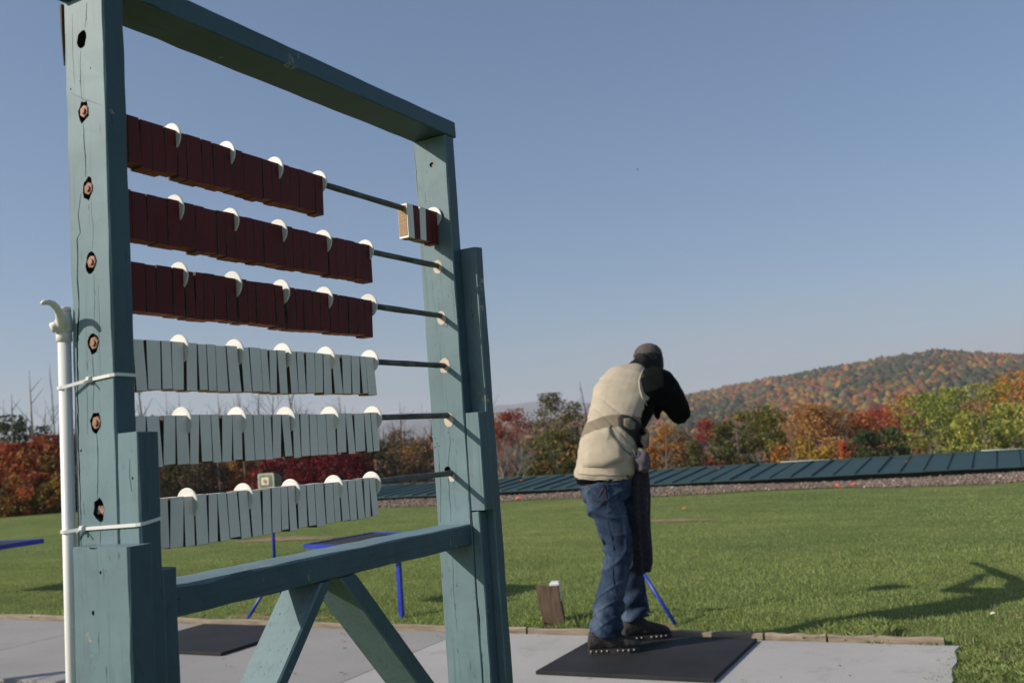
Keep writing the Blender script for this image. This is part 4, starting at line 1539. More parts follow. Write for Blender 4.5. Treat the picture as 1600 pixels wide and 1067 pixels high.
def frame_copy(dx, dy, label):
    root = board.copy()
    COL.objects.link(root)
    root.location = (board.location.x + dx, board.location.y + dy, 0)
    root['label'] = label
    for ch in board.children:
        if ch.name.split('.')[0] in ('post', 'top_rail', 'shelf_rail', 'brace', 'front_board', 'side_board', 'back_board', 'foot', 'rod'):
            c = ch.copy()
            COL.objects.link(c)
            c.parent = root
    return root


frame_copy(-3.25, .12, 'second teal scoring frame, at the next station to the left')
frame_copy(-6.45, .16, 'third teal scoring frame, two stations to the left')

# ------------------------------------------------------------------ white pipe with valve, tied to the near post
BM = board.matrix_basis.copy() if False else Matrix.Translation(board.location) @ Matrix.Rotation(R(-2.6486), 4, 'Z')


def frame_thing(name):
    return empty(name, board.location, R(-2.6486))


pipe = frame_thing('water_pipe')
tag(pipe, 'white plastic standpipe with a lever valve, strapped to the left edge of the near post', 'pipe')
PX, PY = -.0112, -.0045
mb = MB()
mb.tube([(PX, PY - .002, .002), (PX, PY, .5), (PX, PY, .95), (PX, PY, Z0 + .178)], .0091, 20)
mb.build('pipe', M_pvc, pipe, smooth=True)
mb = MB()
mb.tube([(PX, PY, Z0 + .170), (PX, PY, Z0 + .1715), (PX, PY, Z0 + .181), (PX, PY, Z0 + .1825)], [.0098, .0112, .0112, .0104], 20)
mb.tube([(PX, PY, Z0 + .181), (PX, PY, Z0 + .186), (PX, PY, Z0 + .200), (PX + .001, PY, Z0 + .208), (PX + .001, PY, Z0 + .214), (PX + .001, PY, Z0 + .2145)], [.0095, .0122, .0125, .0105, .0095, .008], 14)
mb.tube([(PX + .001, PY, Z0 + .213), (PX + .001, PY, Z0 + .2195), (PX + .001, PY, Z0 + .221)], [.0098, .0098, .008], 14)
mb.build('valve_body', M_valve, pipe, smooth=True)
mb = MB()
mb.tube([(PX - .004, PY - .017, Z0 + .190), (PX - .001, PY - .010, Z0 + .193), (PX + .002, PY, Z0 + .197)], [.0075, .0078, .007], 12)
mb.build('valve_stem', M_valve, pipe, smooth=True)
mb = MB()
hp = [(-.010, -.008, .185), (-.006, -.012, .190), (-.002, -.015, .198), (.003, -.021, .209), (.0065, -.0275, .2155), (.010, -.036, .2205), (.011, -.043, .2220), (.0105, -.050, .2212), (.010, -.0535, .2195)]
mb.tube([(x, y, Z0 + z) for x, y, z in hp], [.0060, .0062, .0056, .0048, .0044, .0040, .0038, .0036, .0024], 12, flat=1.25)
mb.build('lever', M_valve, pipe, smooth=True)

# cable ties


def cable_tie(w_l, w_m, w_r, head_v, x_side, label, wfar):
    t = frame_thing('cable_tie')
    tag(t, label, 'cable tie', None)
    mb = MB()
    hw = .0023
    th = .0012
    path = []
    # round the pipe (front side), over the face, round the corner
    for k in range(9):
        a = math.pi * (1.02 - k * .0) + 0
    for a in np.linspace(170, 300, 9):
        ra = math.radians(a)
        path.append((PX + .0106 * math.cos(ra), PY + .0106 * math.sin(ra), w_l - .001))
    fy = -.0022
    path.append((head_v, fy, w_m))
    path.append((x_side - .006, fy, w_r))
    path.append((x_side + .0010, fy + .0022, w_r + .0005))
    path.append((x_side + .0018, .006, w_r + .001))
    path.append((x_side + .0018, .035, wfar))
    rings = []
    for k, p in enumerate(path):
        a = path[max(0, k - 1)]
        c = path[min(len(path) - 1, k + 1)]
        d = Vector((c[0] - a[0], c[1] - a[1], 0)).normalized()
        nrm = Vector((d.y, -d.x, 0))
        P0 = Vector((p[0], p[1], Z0 + p[2]))
        rings.append([P0 - nrm * th * .5 + Vector((0, 0, -hw)), P0 + nrm * th * .5 + Vector((0, 0, -hw)), P0 + nrm * th * .5 + Vector((0, 0, hw)), P0 - nrm * th * .5 + Vector((0, 0, hw))])
    mb.rings(rings)
    mb.build('strap', M_tie, t)
    mb = MB()
    s = .0042
    x, y, z = head_v, fy - .0018, Z0 + w_m
    mb.rings([[(x - s * 1.1, y + .003, z - s), (x + s * 1.1, y + .003, z - s), (x + s * 1.1, y + .003, z + s), (x - s * 1.1, y + .003, z + s)],
              [(x - s * 1.1, y - .001, z - s), (x + s * 1.1, y - .001, z - s), (x + s * 1.1, y - .001, z + s), (x - s * 1.1, y - .001, z + s)],
              [(x - s * .7, y - .0028, z - s * .7), (x + s * .7, y - .0028, z - s * .7), (x + s * .7, y - .0028, z + s * .7), (x - s * .7, y - .0028, z + s * .7)]])
    # cut-off tail sticking out of the head
    mb.tube([(x + .002, y - .001, z - .001), (x + .003, y - .006, z - .002), (x + .004, y - .011, z - .004)], .0011, 6)
    mb.build('buckle', M_tie, t)
    return t


cable_tie(.1045, .1105, .1125, .040, .0895, 'upper white cable tie strapping the white pipe to the near post', .1125)
cable_tie(-.099, -.0975, -.0945, .0165, .1335, 'lower white cable tie strapping the white pipe to the near post', -.089)

# ------------------------------------------------------------------ blue stands with voice-release loudspeakers


def mic_stand(x, y, rz, label, leg_az, zj=.30):
    t = empty('speaker_stand', (x, y, 0), 0)
    tag(t, label, 'stand', 'blue tripod stands at the stations')
    mb = MB()
    mb.tube([(0, 0, zj - .02), (0, 0, .98)], .0125, 14)
    mb.build('pole', M_blue, t, smooth=True)
    mb = MB()
    mb.tube([(0, 0, zj - .05), (0, 0, zj - .045), (0, 0, zj + .045), (0, 0, zj + .05)], [.014, .022, .022, .014], 14)
    mb.build('collar', M_blue, t, smooth=True)
    for az in leg_az:
        a = R(az)
        mb = MB()
        ln = .24
        p0 = Vector((math.cos(a) * .015, math.sin(a) * .015, zj))
        p1 = Vector((math.cos(a) * ln, math.sin(a) * ln, -.02))
        mb.tube([p0, p0.lerp(p1, .5), p1], .0125, 10)
        mb.build('leg', M_blue, t, smooth=True)
    return t


def loudspeaker(x, y, z, rz, label):
    t = empty('loudspeaker', (x, y, z), rz)
    tag(t, label, 'loudspeaker', None)
    mb = MB()
    w, h = .075, .062

    def rr(s, yy, ox=0):
        pts = []
        for (cx, cz, a0) in ((w - .018, h - .018, 0), (-w + .018, h - .018, 90), (-w + .018, -h + .018, 180), (w - .018, -h + .018, 270)):
            for q in range(4):
                a = R(a0 + q * 30)
                pts.append(((cx + .018 * math.cos(a)) * s + ox, yy, (cz + .018 * math.sin(a)) * s))
        return pts
    mb.rings([rr(1.0, -.045), rr(1.03, -.03), rr(.95, .0), rr(.6, .085), rr(.45, .11)], cap=True)
    mb.build('housing', M_speaker, t)
    mb = MB()
    mb.rings([rr(1.02, -.052), rr(1.02, -.0455)])
    mb.build('rim', simple('pale_olive_rim', (.33, .36, .26), .6), t)
    mb = MB()
    mb.rings([rr(.78, -.0545), rr(.78, -.0525)])
    mb.build('grille', simple('dark_olive_grille', (.14, .155, .105), .7), t)
    mb = MB()
    mb.rings([rr(.46, -.058, -.004), rr(.50, -.055, -.004)])
    mb.build('horn_plate', simple('cream_horn_plate', (.62, .57, .42), .6), t)
    mb = MB()
    mb.tube([(-.004, -.0585, .0), (-.004, -.062, .0)], .014, 14)
    mb.build('horn_button', simple('orange_brown_button', (.45, .20, .08), .6), t)
    return t


mic_stand(-5.24, 5.90, 0, 'blue tripod stand behind the fifth and sixth rows of the scoreboard, beside the shell table', (233, 353, 113))
loudspeaker(-5.25, 5.90, 1.04, R(6), 'small olive-grey loudspeaker with cream centre on top of the blue stand behind the scoreboard')
mic_stand(-2.245, 6.02, 0, "blue tripod stand hidden behind the shooter's legs, one leg showing", (-17, 103, 223))
loudspeaker(-2.245, 6.02, 1.04, R(27), "small olive-grey loudspeaker on the blue stand behind the shooter's waist")
# black cable looping down from the first stand
mb = MB()
cp = [(-5.20, 5.90, .36), (-5.13, 5.90, .30), (-5.10, 5.89, .20), (-5.11, 5.88, .10), (-5.17, 5.87, .04), (-5.24, 5.86, .012), (-5.32, 5.85, 0.005)]
mb.tube(cp, .004, 6)
tag(mb.build('cable', M_black, None, smooth=True), 'thin black cable looping down beside the blue stand behind the scoreboard', 'cable')

# ------------------------------------------------------------------ blue shell tables


def shell_table(corner, ux, uy, w, d, h, post, label, hx=.032):
    """corner = near left corner on the ground plane, ux along the near edge, uy along the side"""
    t = empty('shell_table', (post[0], post[1], 0), 0)
    tag(t, label, 'table', 'blue steel shell tables at the stations')
    c = Vector((corner[0] - post[0], corner[1] - post[1], 0))
    ux, uy = Vector((*ux, 0)).normalized(), Vector((*uy, 0)).normalized()

    def bar(p, q, wd, z0, z1, name, mat):
        dd = (q - p).normalized()
        nn = Vector((dd.y, -dd.x, 0)) * wd / 2
        mb = MB()
        mb.rings([[p - nn + Vector((0, 0, z0)), p + nn + Vector((0, 0, z0)), p + nn + Vector((0, 0, z1)), p - nn + Vector((0, 0, z1))], [q - nn + Vector((0, 0, z0)), q + nn + Vector((0, 0, z0)), q + nn + Vector((0, 0, z1)), q - nn + Vector((0, 0, z1))]])
        return mb.build(name, mat, t)
    a, b2, c2, d2 = c, c + ux * w, c + ux * w + uy * d, c + uy * d
    for (p, q) in ((a - ux * .0, b2 + ux * .0), (d2, c2)):
        bar(p, q, .006, h - hx, h, 'rim_bar', M_blue)
    for (p, q) in ((a + uy * .004, d2 - uy * .004), (b2 + uy * .004, c2 - uy * .004)):
        bar(p, q, .006, h - hx, h, 'rim_bar', M_blue)
    mb = MB()
    i = .006
    P = [a + ux * i + uy * i, b2 - ux * i + uy * i, c2 - ux * i - uy * i, d2 + ux * i - uy * i]
    mb.rings([[p + Vector((0, 0, h - .016)) for p in P], [p + Vector((0, 0, h - .010)) for p in P]])
    mb.build('tray', M_black, t)
    mb = MB()
    s = .0155
    mb.rings([[(-s, -s, z), (s, -s, z), (s, s, z), (-s, s, z)] for z in (-.04, .2, h - hx - .001)])
    mb.build('post', M_blue, t)
    return t


shell_table((-5.197 + .20, 6.186 - .22), (.93, -.20), (.10, .87), .70, .80, .53, (-4.15, 6.02), 'blue rimmed shell table with black tray seen above the shelf rail of the scoreboard')
shell_table((-10.55, 6.40), (1, .10), (-.12, 1), 1.03, .60, .53, (-10.1, 6.75), 'blue rimmed shell table at the left edge behind the white pipe', hx=.05)

# ------------------------------------------------------------------ short timber post with white cap, at the edging
st = empty('marker_post', (-2.735, 5.70, -.04), R(18))
tag(st, 'short leaning brown timber stub with white plastic cap, left of the shooter', 'timber stub')
mb = MB()
rings = []
rn = random.Random(5)
for k in range(7):
    z = .30 * k / 6
    lx = -.035 * k / 6
    hw, hd = .066 + .008 * k / 6, .045
    rings.append([(lx - hw + rn.uniform(-.003, .003), -hd, z + (.012 if k == 6 else 0)), (lx + hw + rn.uniform(-.003, .003), -hd, z), (lx + hw + rn.uniform(-.003, .003), hd, z + (-.01 if k == 6 else 0)), (lx - hw, hd + rn.uniform(-.003, .003), z)])
mb.rings(rings)
mb.build('stub', M_stump, st)
mb = MB()
mb.rings([[(-.015, -.036, .300), (.04, -.03, .300), (.04, .05, .300), (-.015, .05, .300)], [(-.02, -.038, .312), (.045, -.032, .312), (.045, .055, .312), (-.02, .055, .312)], [(-.012, -.03, .322), (.037, -.024, .322), (.037, .045, .322), (-.012, .045, .322)]])
mb.box(.0395, .0465, -.02, .05, .16, .305)
for q in range(5):
    mb.box(-.012 + q * .0105, -.006 + q * .0105, -.041 + q * .001, -.036, .303, .309)
mb.build('plastic_cap', M_pvc, st)

# ------------------------------------------------------------------ flying clay target
mb = MB()
pr = [(.0, .030), (.030, .030), (.034, .022), (.048, .016), (.054, .004), (.055, -.002), (.050, -.004)]
n = 28
mb.rings([[(r_ * math.cos(2 * math.pi * i / n), r_ * math.sin(2 * math.pi * i / n), z_) for i in range(n)] for r_, z_ in pr if r_ > 0])
ct = mb.build('clay_target', M_clay, None, smooth=True)
ct.location = (-14.117, 42.126, 13.537)
ct.rotation_euler = (R(35), R(12), 0)
tag(ct, 'small clay target disc flying high in the clear sky right of the scoreboard', 'clay target')
# scrap of white paper on the grass
mb = MB()
mb.add([(-.015, -.01, .02), (.015, -.008, .03), (.018, .01, .022), (-.01, .012, .03), (0, 0, .035)], [(0, 1, 4), (1, 2, 4), (2, 3, 4), (3, 0, 4)])
pp = mb.build('paper_scrap', M_plug)
pp.location = (-.20, 6.25, -.01)
tag(pp, 'crumpled white paper scrap on the grass at the right', 'paper')
# ------------------------------------------------------------------ person with shotgun
PB = Vector((-2.0492, 5.1263, 0.021))
PRZ = 0.47055
person = empty('person', PB, PRZ)
tag(person, 'person in tan vest, black sleeves, dark cap and blue jeans, aiming a gun away', 'person')


def pmat(name, col, rough=.85, s=40, var=.15, bstr=.25, bdist=.002, scale=(1, 1, 1)):
    m = simple(name, col, rough, var, s, scale, bstr, bdist, spec=.2)
    return m


M_shirt = pmat('black_knit', (.0055, .0055, .006), .9, 90)
M_shirt.node_tree.nodes['Principled BSDF'].inputs['Specular IOR Level'].default_value = .06
M_skin = pmat('skin', (.42, .25, .18), .6, 30, .08, .1)
M_vest = pmat('tan_canvas', (.41, .35, .265), .85, 16, .09, .35, .004)
M_vest_d = pmat('brown_canvas_band', (.205, .165, .118), .85, 24, .12)
M_mesh = pmat('dark_pocket_mesh', (.03, .028, .025), .8, 120, .4)
M_cap = pmat('charcoal_cap_cloth', (.085, .074, .067), .9, 60, .25)
M_hair = pmat('dark_hair', (.012, .010, .009), .6, 200, .5, .6, .002, (8, 8, 1))
M_shoe = pmat('dark_shoe_mesh', (.040, .036, .034), .8, 130, .55, .5)
M_sole = pmat('shoe_sole', (.035, .033, .032), .7, 60, .4)
M_stud = pmat('pale_sole_dots', (.42, .42, .41), .5, 20, .05, 0)
M_towel = pmat('dark_grey_towel', (.030, .029, .036), .95, 60, .4, .6, .004)
M_towel_p = pmat('purple_grey_cloth', (.10, .088, .105), .95, 40, .3, .6, .004)
M_gun = simple('gun_steel', (.03, .03, .032), .3, .2, 30, metal=.8, bstr=0)
M_walnut = simple('walnut_stock', (.16, .07, .035), .4, .3, 12, (1, 10, 10), .1)
M_stitch = pmat('copper_stitching', (.15, .10, .07), .8, 60)


def denim():
    m, nt, bs = new_mat('blue_denim')
    a = nz(nt, (1, 1, .5), 9.0, 5, .6)
    b = nz(nt, (1, 1, .25), 220.0, 3, .6)
    r = ramp(nt, a.outputs[0], [(.3, (.014, .025, .048)), (.52, (.030, .050, .088)), (.72, (.085, .118, .165))])
    r2 = ramp(nt, b.outputs[0], [(.3, .75), (.7, 1.2)])
    nt.links.new(mix(nt, 1.0, r.outputs[0], r2.outputs[0], 'MULTIPLY'), bs.inputs['Base Color'])
    bs.inputs['Roughness'].default_value = .9
    bs.inputs['Specular IOR Level'].default_value = .15
    bump(nt, bs, b.outputs[0], .3, .001)
    return m


M_denim = denim()


def ell(c, ax, ay, n=20, p=2.0):
    """ellipse ring about centre c with half-axis vectors ax, ay"""
    out = []
    for i in range(n):
        t = 2 * math.pi * i / n
        cx, sx = math.cos(t), math.sin(t)
        k = (abs(cx) ** p + abs(sx) ** p) ** (-1 / p)
        out.append(Vector(c) + ax * cx * k + ay * sx * k)
    return out


def loft_rings(spec, lat, n=20, p=2.2):
    """spec: list of (centre, half width, half depth, [lateral azimuth deg]) with ring planes normal to the spine"""
    rings = []
    cs = [Vector(s[0]) for s in spec]
    for k, s in enumerate(spec):
        t = (cs[min(k + 1, len(cs) - 1)] - cs[max(k - 1, 0)]).normalized()
        az = R(s[3] if len(s) > 3 else lat)
        l = Vector((math.cos(az), math.sin(az), 0))
        l = (l - t * l.dot(t)).normalized()
        f = t.cross(l).normalized()
        rings.append(ell(cs[k], l * s[1], f * s[2], n, p))
    return rings


def remeshed(mb, name, mats, parent, voxel=.006, smooth_it=4, disp=None, matfn=None, decimate=None):
    me = mb.mesh(name, mats)
    bmx = bmesh.new()
    bmx.from_mesh(me)
    bmesh.ops.recalc_face_normals(bmx, faces=bmx.faces)
    bmx.to_mesh(me)
    bmx.free()
    tmp = bpy.data.objects.new('tmp', me)
    COL.objects.link(tmp)
    md = tmp.modifiers.new('r', 'REMESH')
    md.mode = 'VOXEL'
    md.voxel_size = voxel
    if smooth_it:
        ms = tmp.modifiers.new('s', 'SMOOTH')
        ms.factor = .5
        ms.iterations = smooth_it
    bpy.context.view_layer.update()
    dg = bpy.context.evaluated_depsgraph_get()
    out = bpy.data.meshes.new_from_object(tmp.evaluated_get(dg))
    bpy.data.objects.remove(tmp)
    out.name = name
    out.materials.clear()
    for m in (mats if isinstance(mats, (list, tuple)) else [mats]):
        out.materials.append(m)
    if disp:
        nv = len(out.vertices)
        co = np.empty(nv * 3, np.float32)
        out.vertices.foreach_get('co', co)
        co = co.reshape(-1, 3)
        no = np.empty(nv * 3, np.float32)
        out.vertices.foreach_get('normal', no)
        no = no.reshape(-1, 3)
        co = co + no * disp(co)[:, None]
        out.vertices.foreach_set('co', co.ravel())
    if matfn:
        nf = len(out.polygons)
        ce = np.empty(nf * 3, np.float32)
        out.polygons.foreach_get('center', ce)
        out.polygons.foreach_set('material_index', matfn(ce.reshape(-1, 3)).astype(np.int32))
    else:
        out.polygons.foreach_set('material_index', np.zeros(len(out.polygons), np.int32))
    shade_smooth(out)
    out.update()
    return link(name, out, parent)


# ---- body: one continuous surface (torso, neck, head, arms, hands, legs)
mb = MB()
mb.rings(loft_rings([((-.02, .0, .86), .13, .10, -25), ((-.005, 0, .95), .145, .11, -22), ((.02, .02, 1.08), .135, .10, -16), ((.07, .06, 1.22), .155, .105, -12), ((.125, .12, 1.34), .185, .115, -10), ((.17, .2, 1.44), .19, .105, -10), ((.195, .245, 1.495), .13, .08, -10), ((.225, .27, 1.53), .07, .065, -10)], -10))
mb.tube([(.2, .25, 1.49), (.255, .29, 1.54), (.305, .345, 1.58)], [.062, .056, .056], 14)
# head, turned onto the stock
hc = Vector((.335, .405, 1.612))
hl = Vector((.985, .08, -.12)).normalized()
hf = Vector((-.06, .97, -.18))
hf = (hf - hl * hf.dot(hl)).normalized()
hu = hl.cross(hf).normalized()
hrings = []
for (z, w, d, oy) in ((-.118, .028, .03, .035), (-.105, .045, .06, .028), (-.08, .058, .078, .018), (-.045, .068, .09, .008), (0, .076, .098, 0), (.04, .077, .099, 0), (.075, .066, .085, -.002), (.098, .042, .056, -.002), (.108, .015, .02, 0)):
    hrings.append(ell(hc + hu * z + hf * oy, hl * w, hf * d, 22, 2.1))
mb.rings(hrings)
mb.tube([hc + hf * .09 + hu * .012, hc + hf * .112 - hu * .018, hc + hf * .095 - hu * .032], [.009, .014, .012], 8)     # nose
mb.tube([hc + hf * .088 - hu * .058 - hl * .022, hc + hf * .096 - hu * .060, hc + hf * .088 - hu * .058 + hl * .022], .007, 6)   # mouth
mb.tube([hc + hf * .086 + hu * .022 - hl * .045, hc + hf * .094 + hu * .026, hc + hf * .086 + hu * .022 + hl * .045], .008, 6)   # brow
for s in (-1, 1):
    e = hc + hl * s * .074 - hf * .004
    mb.tube([e + hu * .028, e + hl * s * .010 + hu * .02 - hf * .006, e + hl * s * .011 - hf * .004, e + hl * s * .004 - hu * .028 + hf * .004], [.007, .010, .009, .006], 8)
# right arm: raised, elbow out to the right, hand back on the grip
mb.tube([(.20, .20, 1.44), (.29, .205, 1.455), (.355, .215, 1.435), (.42, .25, 1.365), (.470, .295, 1.30), (.492, .33, 1.268)], [.08, .082, .075, .062, .053, .048], 16)
mb.tube([(.492, .33, 1.268), (.480, .38, 1.285), (.45, .47, 1.33), (.405, .565, 1.385)], [.048, .049, .040, .028], 14)
# left arm reaching forward under the fore-end
mb.tube([(.16, .26, 1.44), (.08, .285, 1.45), (.04, .33, 1.425), (.10, .44, 1.33), (.15, .52, 1.27)], [.08, .076, .07, .056, .048], 16)
mb.tube([(.15, .52, 1.27), (.21, .62, 1.30), (.33, .86, 1.385)], [.048, .044, .028], 14)


def hand(mb, wrist, fwd, side, upv, curl=1.0):
    """palm, four fingers of unequal length curling, thumb from the side of the palm"""
    fwd, side, upv = fwd.normalized(), side.normalized(), upv.normalized()
    w = Vector(wrist)
    mb.rings([[w + side * sx * a + upv * uz * b for (a, b) in ((-1, -1), (1, -1), (1, 1), (-1, 1))] for (sx, uz) in ((.026, .015),)] + [[w + fwd * .05 + side * a * .036 + upv * b * .014 for (a, b) in ((-1, -1), (1, -1), (1, 1), (-1, 1))], [w + fwd * .088 + side * a * .038 + upv * b * .012 for (a, b) in ((-1, -1), (1, -1), (1, 1), (-1, 1))]])
    for i, (off_, ln) in enumerate(((-.030, .066), (-.010, .078), (.011, .073), (.030, .058))):
        p = w + fwd * .075 + side * off_
        q = p + fwd * ln * .5
        r_ = q + (fwd * .35 - upv * .9 * curl).normalized() * ln * .38
        s_ = r_ + (-fwd * .55 - upv * .6 * curl).normalized() * ln * .30
        mb.tube([p, q, r_, s_], [.0095, .009, .0085, .007], 8)
    p = w + fwd * .03 - side * .032
    mb.tube([p, p + (fwd * .5 - side * .6 - upv * .5).normalized() * .035, p + (fwd * .9 - side * .2 - upv * .8).normalized() * .062], [.0125, .011, .0085], 8)


G0 = Vector((.325, .255, 1.455))
G1 = Vector((.455, 1.47, 1.462))
gd = (G1 - G0).normalized()
hand(mb, (.405, .565, 1.385), Vector((-.05, .55, .55)), Vector((-.9, .1, .1)), Vector((.25, -.6, .6)))
hand(mb, (.33, .86, 1.385), Vector((.25, .85, .12)), Vector((-.8, .3, 0)), Vector((0, .1, -1)), curl=1.0)
# legs (inside the jeans) and feet inside the shoes
mb.tube([(-.045, -.04, .90), (-.03, -.075, .70), (-.002, -.1, .49), (-.06, -.11, .30), (-.108, -.12, .10), (-.13, -.12, .06)], [.095, .075, .054, .050, .038, .036], 14)
mb.tube([(.05, .05, .90), (.075, .08, .70), (.09, .1, .48), (.085, .12, .30), (.075, .14, .10), (.06, .14, .06)], [.092, .073, .052, .048, .038, .036], 14)
mb.tube([(-.16, -.12, .055), (-.08, -.125, .05), (.02, -.135, .035)], [.032, .036, .028], 10)
mb.tube([(.04, .14, .055), (.12, .15, .05), (.22, .16, .035)], [.032, .036, .028], 10)


def body_mat(c):
    head_ = (c[:, 2] > 1.545) & (c[:, 1] > .31)
    h1 = np.linalg.norm(c - np.array([.395, .63, 1.43]), axis=1) < .095
    h2 = np.linalg.norm(c - np.array([.36, .95, 1.40]), axis=1) < .10
    return np.where(head_ | h1 | h2, 1, 0)


remeshed(mb, 'body', [M_shirt, M_skin], person, .0065, 3, matfn=body_mat)
# eyes
for s in (-1, 1):
    mb = MB()
    e = hc + hf * .0835 + hl * s * .030 + hu * .004
    rr_ = []
    for k in range(1, 6):
        a = math.pi * k / 6
        rr_.append([e + hu * .010 * math.cos(a) + (hl * math.cos(t) + hf * math.sin(t)) * .010 * math.sin(a) for t in [2 * math.pi * q / 10 for q in range(10)]])
    mb.rings(rr_)
    mb.build('eye', M_disc, person, smooth=True)


def fbm(co, f, seed=0.0, zf=1.0):
    x, y, z = co[:, 0] * f + seed, co[:, 1] * f + seed * 1.7, co[:, 2] * f * zf
    return (np.sin(x * 1.3 + 2.1 * np.sin(y * .7 + z)) + np.sin(z * 1.9 + 1.7 * np.sin(x * 1.1 + y * 1.3)) + .6 * np.sin(x * 2.9 + z * 3.7 + y * 2.3)) / 2.6


# ---- vest
vs = [((-.032, .0, .935), .170, .135, -14), ((-.030, .0, .955), .174, .140, -14), ((-.022, .0, .98), .170, .138, -14), ((-.012, .002, 1.01), .170, .146, -14), ((.0, .01, 1.05), .176, .146, -14), ((.010, .016, 1.10), .172, .140, -13), ((.026, .034, 1.155), .166, .138, -12), ((.048, .052, 1.21), .162, .133, -12),
      ((.078, .078, 1.27), .166, .134, -11), ((.106, .108, 1.33), .174, .134, -10), ((.130, .145, 1.39), .184, .128, -10), ((.158, .175, 1.44), .172, .122, -10), ((.190, .205, 1.490), .150, .108, -10), ((.225, .236, 1.520), .102, .085, -10), ((.250, .262, 1.545), .060, .062, -10), ((.260, .275, 1.555), .04, .045, -10)]
mb = MB()
mb.rings(loft_rings(vs, -10, 28, 2.3))
mb.tube([(.16, .20, 1.44), (.07, .25, 1.43), (.040, .27, 1.395)], [.07, .080, .074], 16)       # left shoulder cap


def vest_disp(c):
    w = fbm(c, 14, 1.0, 2.0) * .0035
    rd = (1 - np.abs(np.sin(c[:, 2] * 17 + 9 * c[:, 0] + 2.5 * np.sin(c[:, 0] * 11 + c[:, 2] * 5)))) ** 5
    w = w - .006 * rd * np.clip(np.sin(c[:, 2] * 6.0 + 1.0) + .6, 0, 1)
    w = w + .004 * np.sin(c[:, 2] * 70 + 3 * np.sin(c[:, 0] * 9)) * np.clip((1.06 - c[:, 2]) / .08, 0, 1) * (c[:, 1] < .05)
    d = c[:, 2] - (1.13 + .25 * (c[:, 0] + .05))
    return w


def vest_mat(c):
    # spine-relative height for the darker band
    h = c[:, 2] - .04 * c[:, 0] - .02 * np.sin(c[:, 0] * 14 + 1)
    band = (h > 1.200) & (h < 1.272)
    return np.where(band, 1, 0)


vest = remeshed(mb, 'vest', [M_vest, M_vest_d], person, .007, 5, disp=vest_disp, matfn=vest_mat)

# surface helper: point on the vest seen from a direction, for seams and pockets laid on it
from mathutils.bvhtree import BVHTree


def bvh_of(o):
    me_ = o.data
    return BVHTree.FromPolygons([v.co[:] for v in me_.vertices], [p.vertices[:] for p in me_.polygons])


vb = bvh_of(vest)


def on_surf(bv, x, z, off_=.004, y=-.8, dirv=Vector((0, 1, 0))):
    h = bv.ray_cast(Vector((x, y, z)), dirv)
    if h[0] is None:
        return None
    return h[0] + h[1] * off_ * (1 if h[1].y < 0 else -1)


def patch(bv, outline, name, mat, parent, off_=.004, thick=.003):
    """flat cloth patch following the surface, outline in (x, z) seen from behind the person"""
    cx = sum(p[0] for p in outline) / len(outline)
    cz = sum(p[1] for p in outline) / len(outline)
    mb = MB()
    rings = []
    for s in (1.0, .97, .7, .4, .12):
        ring = []
        for (x, z) in outline:
            p = on_surf(bv, cx + (x - cx) * s, cz + (z - cz) * s, off_ if s < 1 else .0005)
            if p is None:
                p = Vector((cx + (x - cx) * s, -.12, cz + (z - cz) * s))
            ring.append(p)
        rings.append(ring)
    mb.rings(rings, cap=False)
    mb.add(rings[-1], [tuple(range(len(outline)))])
    return mb.build(name, mat, parent, smooth=True)


def dense(outline, m=4):
    out = []
    for i in range(len(outline)):
        a, b = outline[i], outline[(i + 1) % len(outline)]
        for k in range(m):
            out.append((a[0] + (b[0] - a[0]) * k / m, a[1] + (b[1] - a[1]) * k / m))
    return out


def seam(bv, pts, name, mat, parent, r=.0025, off_=.002):
    P = []
    for (x, z) in pts:
        p = on_surf(bv, x, z, off_)
        if p is not None:
            P.append(p)
    mb = MB()
    mb.tube(P, r, 6)
    return mb.build(name, mat, parent, smooth=True)


patch(vb, dense([(.070, 1.275), (.095, 1.292), (.125, 1.285), (.175, 1.255), (.215, 1.215), (.235, 1.17), (.225, 1.10), (.20, 1.08), (.165, 1.10), (.145, 1.15), (.105, 1.19), (.068, 1.225)], 2), 'mesh_pocket', M_mesh, vest, .006)
patch(vb, dense([(.10, 1.262), (.135, 1.262), (.165, 1.235), (.155, 1.20), (.125, 1.20), (.095, 1.225)], 2), 'pocket_flap', M_vest_d, vest, .010)
patch(vb, dense([(-.125, 1.185), (-.06, 1.21), (.015, 1.225), (.028, 1.17), (.075, 1.10), (.07, 1.03), (-.05, 1.005), (-.150, 1.01)], 3), 'game_pouch', M_vest, vest, .012)
seam(vb, [(.018, 1.235), (.018, 1.20), (.03, 1.165), (.055, 1.125), (.085, 1.09), (.12, 1.06)], 'pouch_piping', M_vest_d, vest, .0042, .004)
for z0_, r_, m_ in ((.972, .003, M_vest_d), (.949, .0045, M_vest)):
    seam(vb, [(-.18 + .31 * k / 20, z0_ - .03 * k / 20 + .002 * math.sin(k)) for k in range(21)], 'hem_seam', m_, vest, r_, .001)
# edging of the right armhole
seam(vb, [(.270, 1.55), (.245, 1.52), (.226, 1.48), (.220, 1.43), (.228, 1.38), (.248, 1.335), (.28, 1.30)], 'armhole_binding', M_vest, vest, .005, .001)
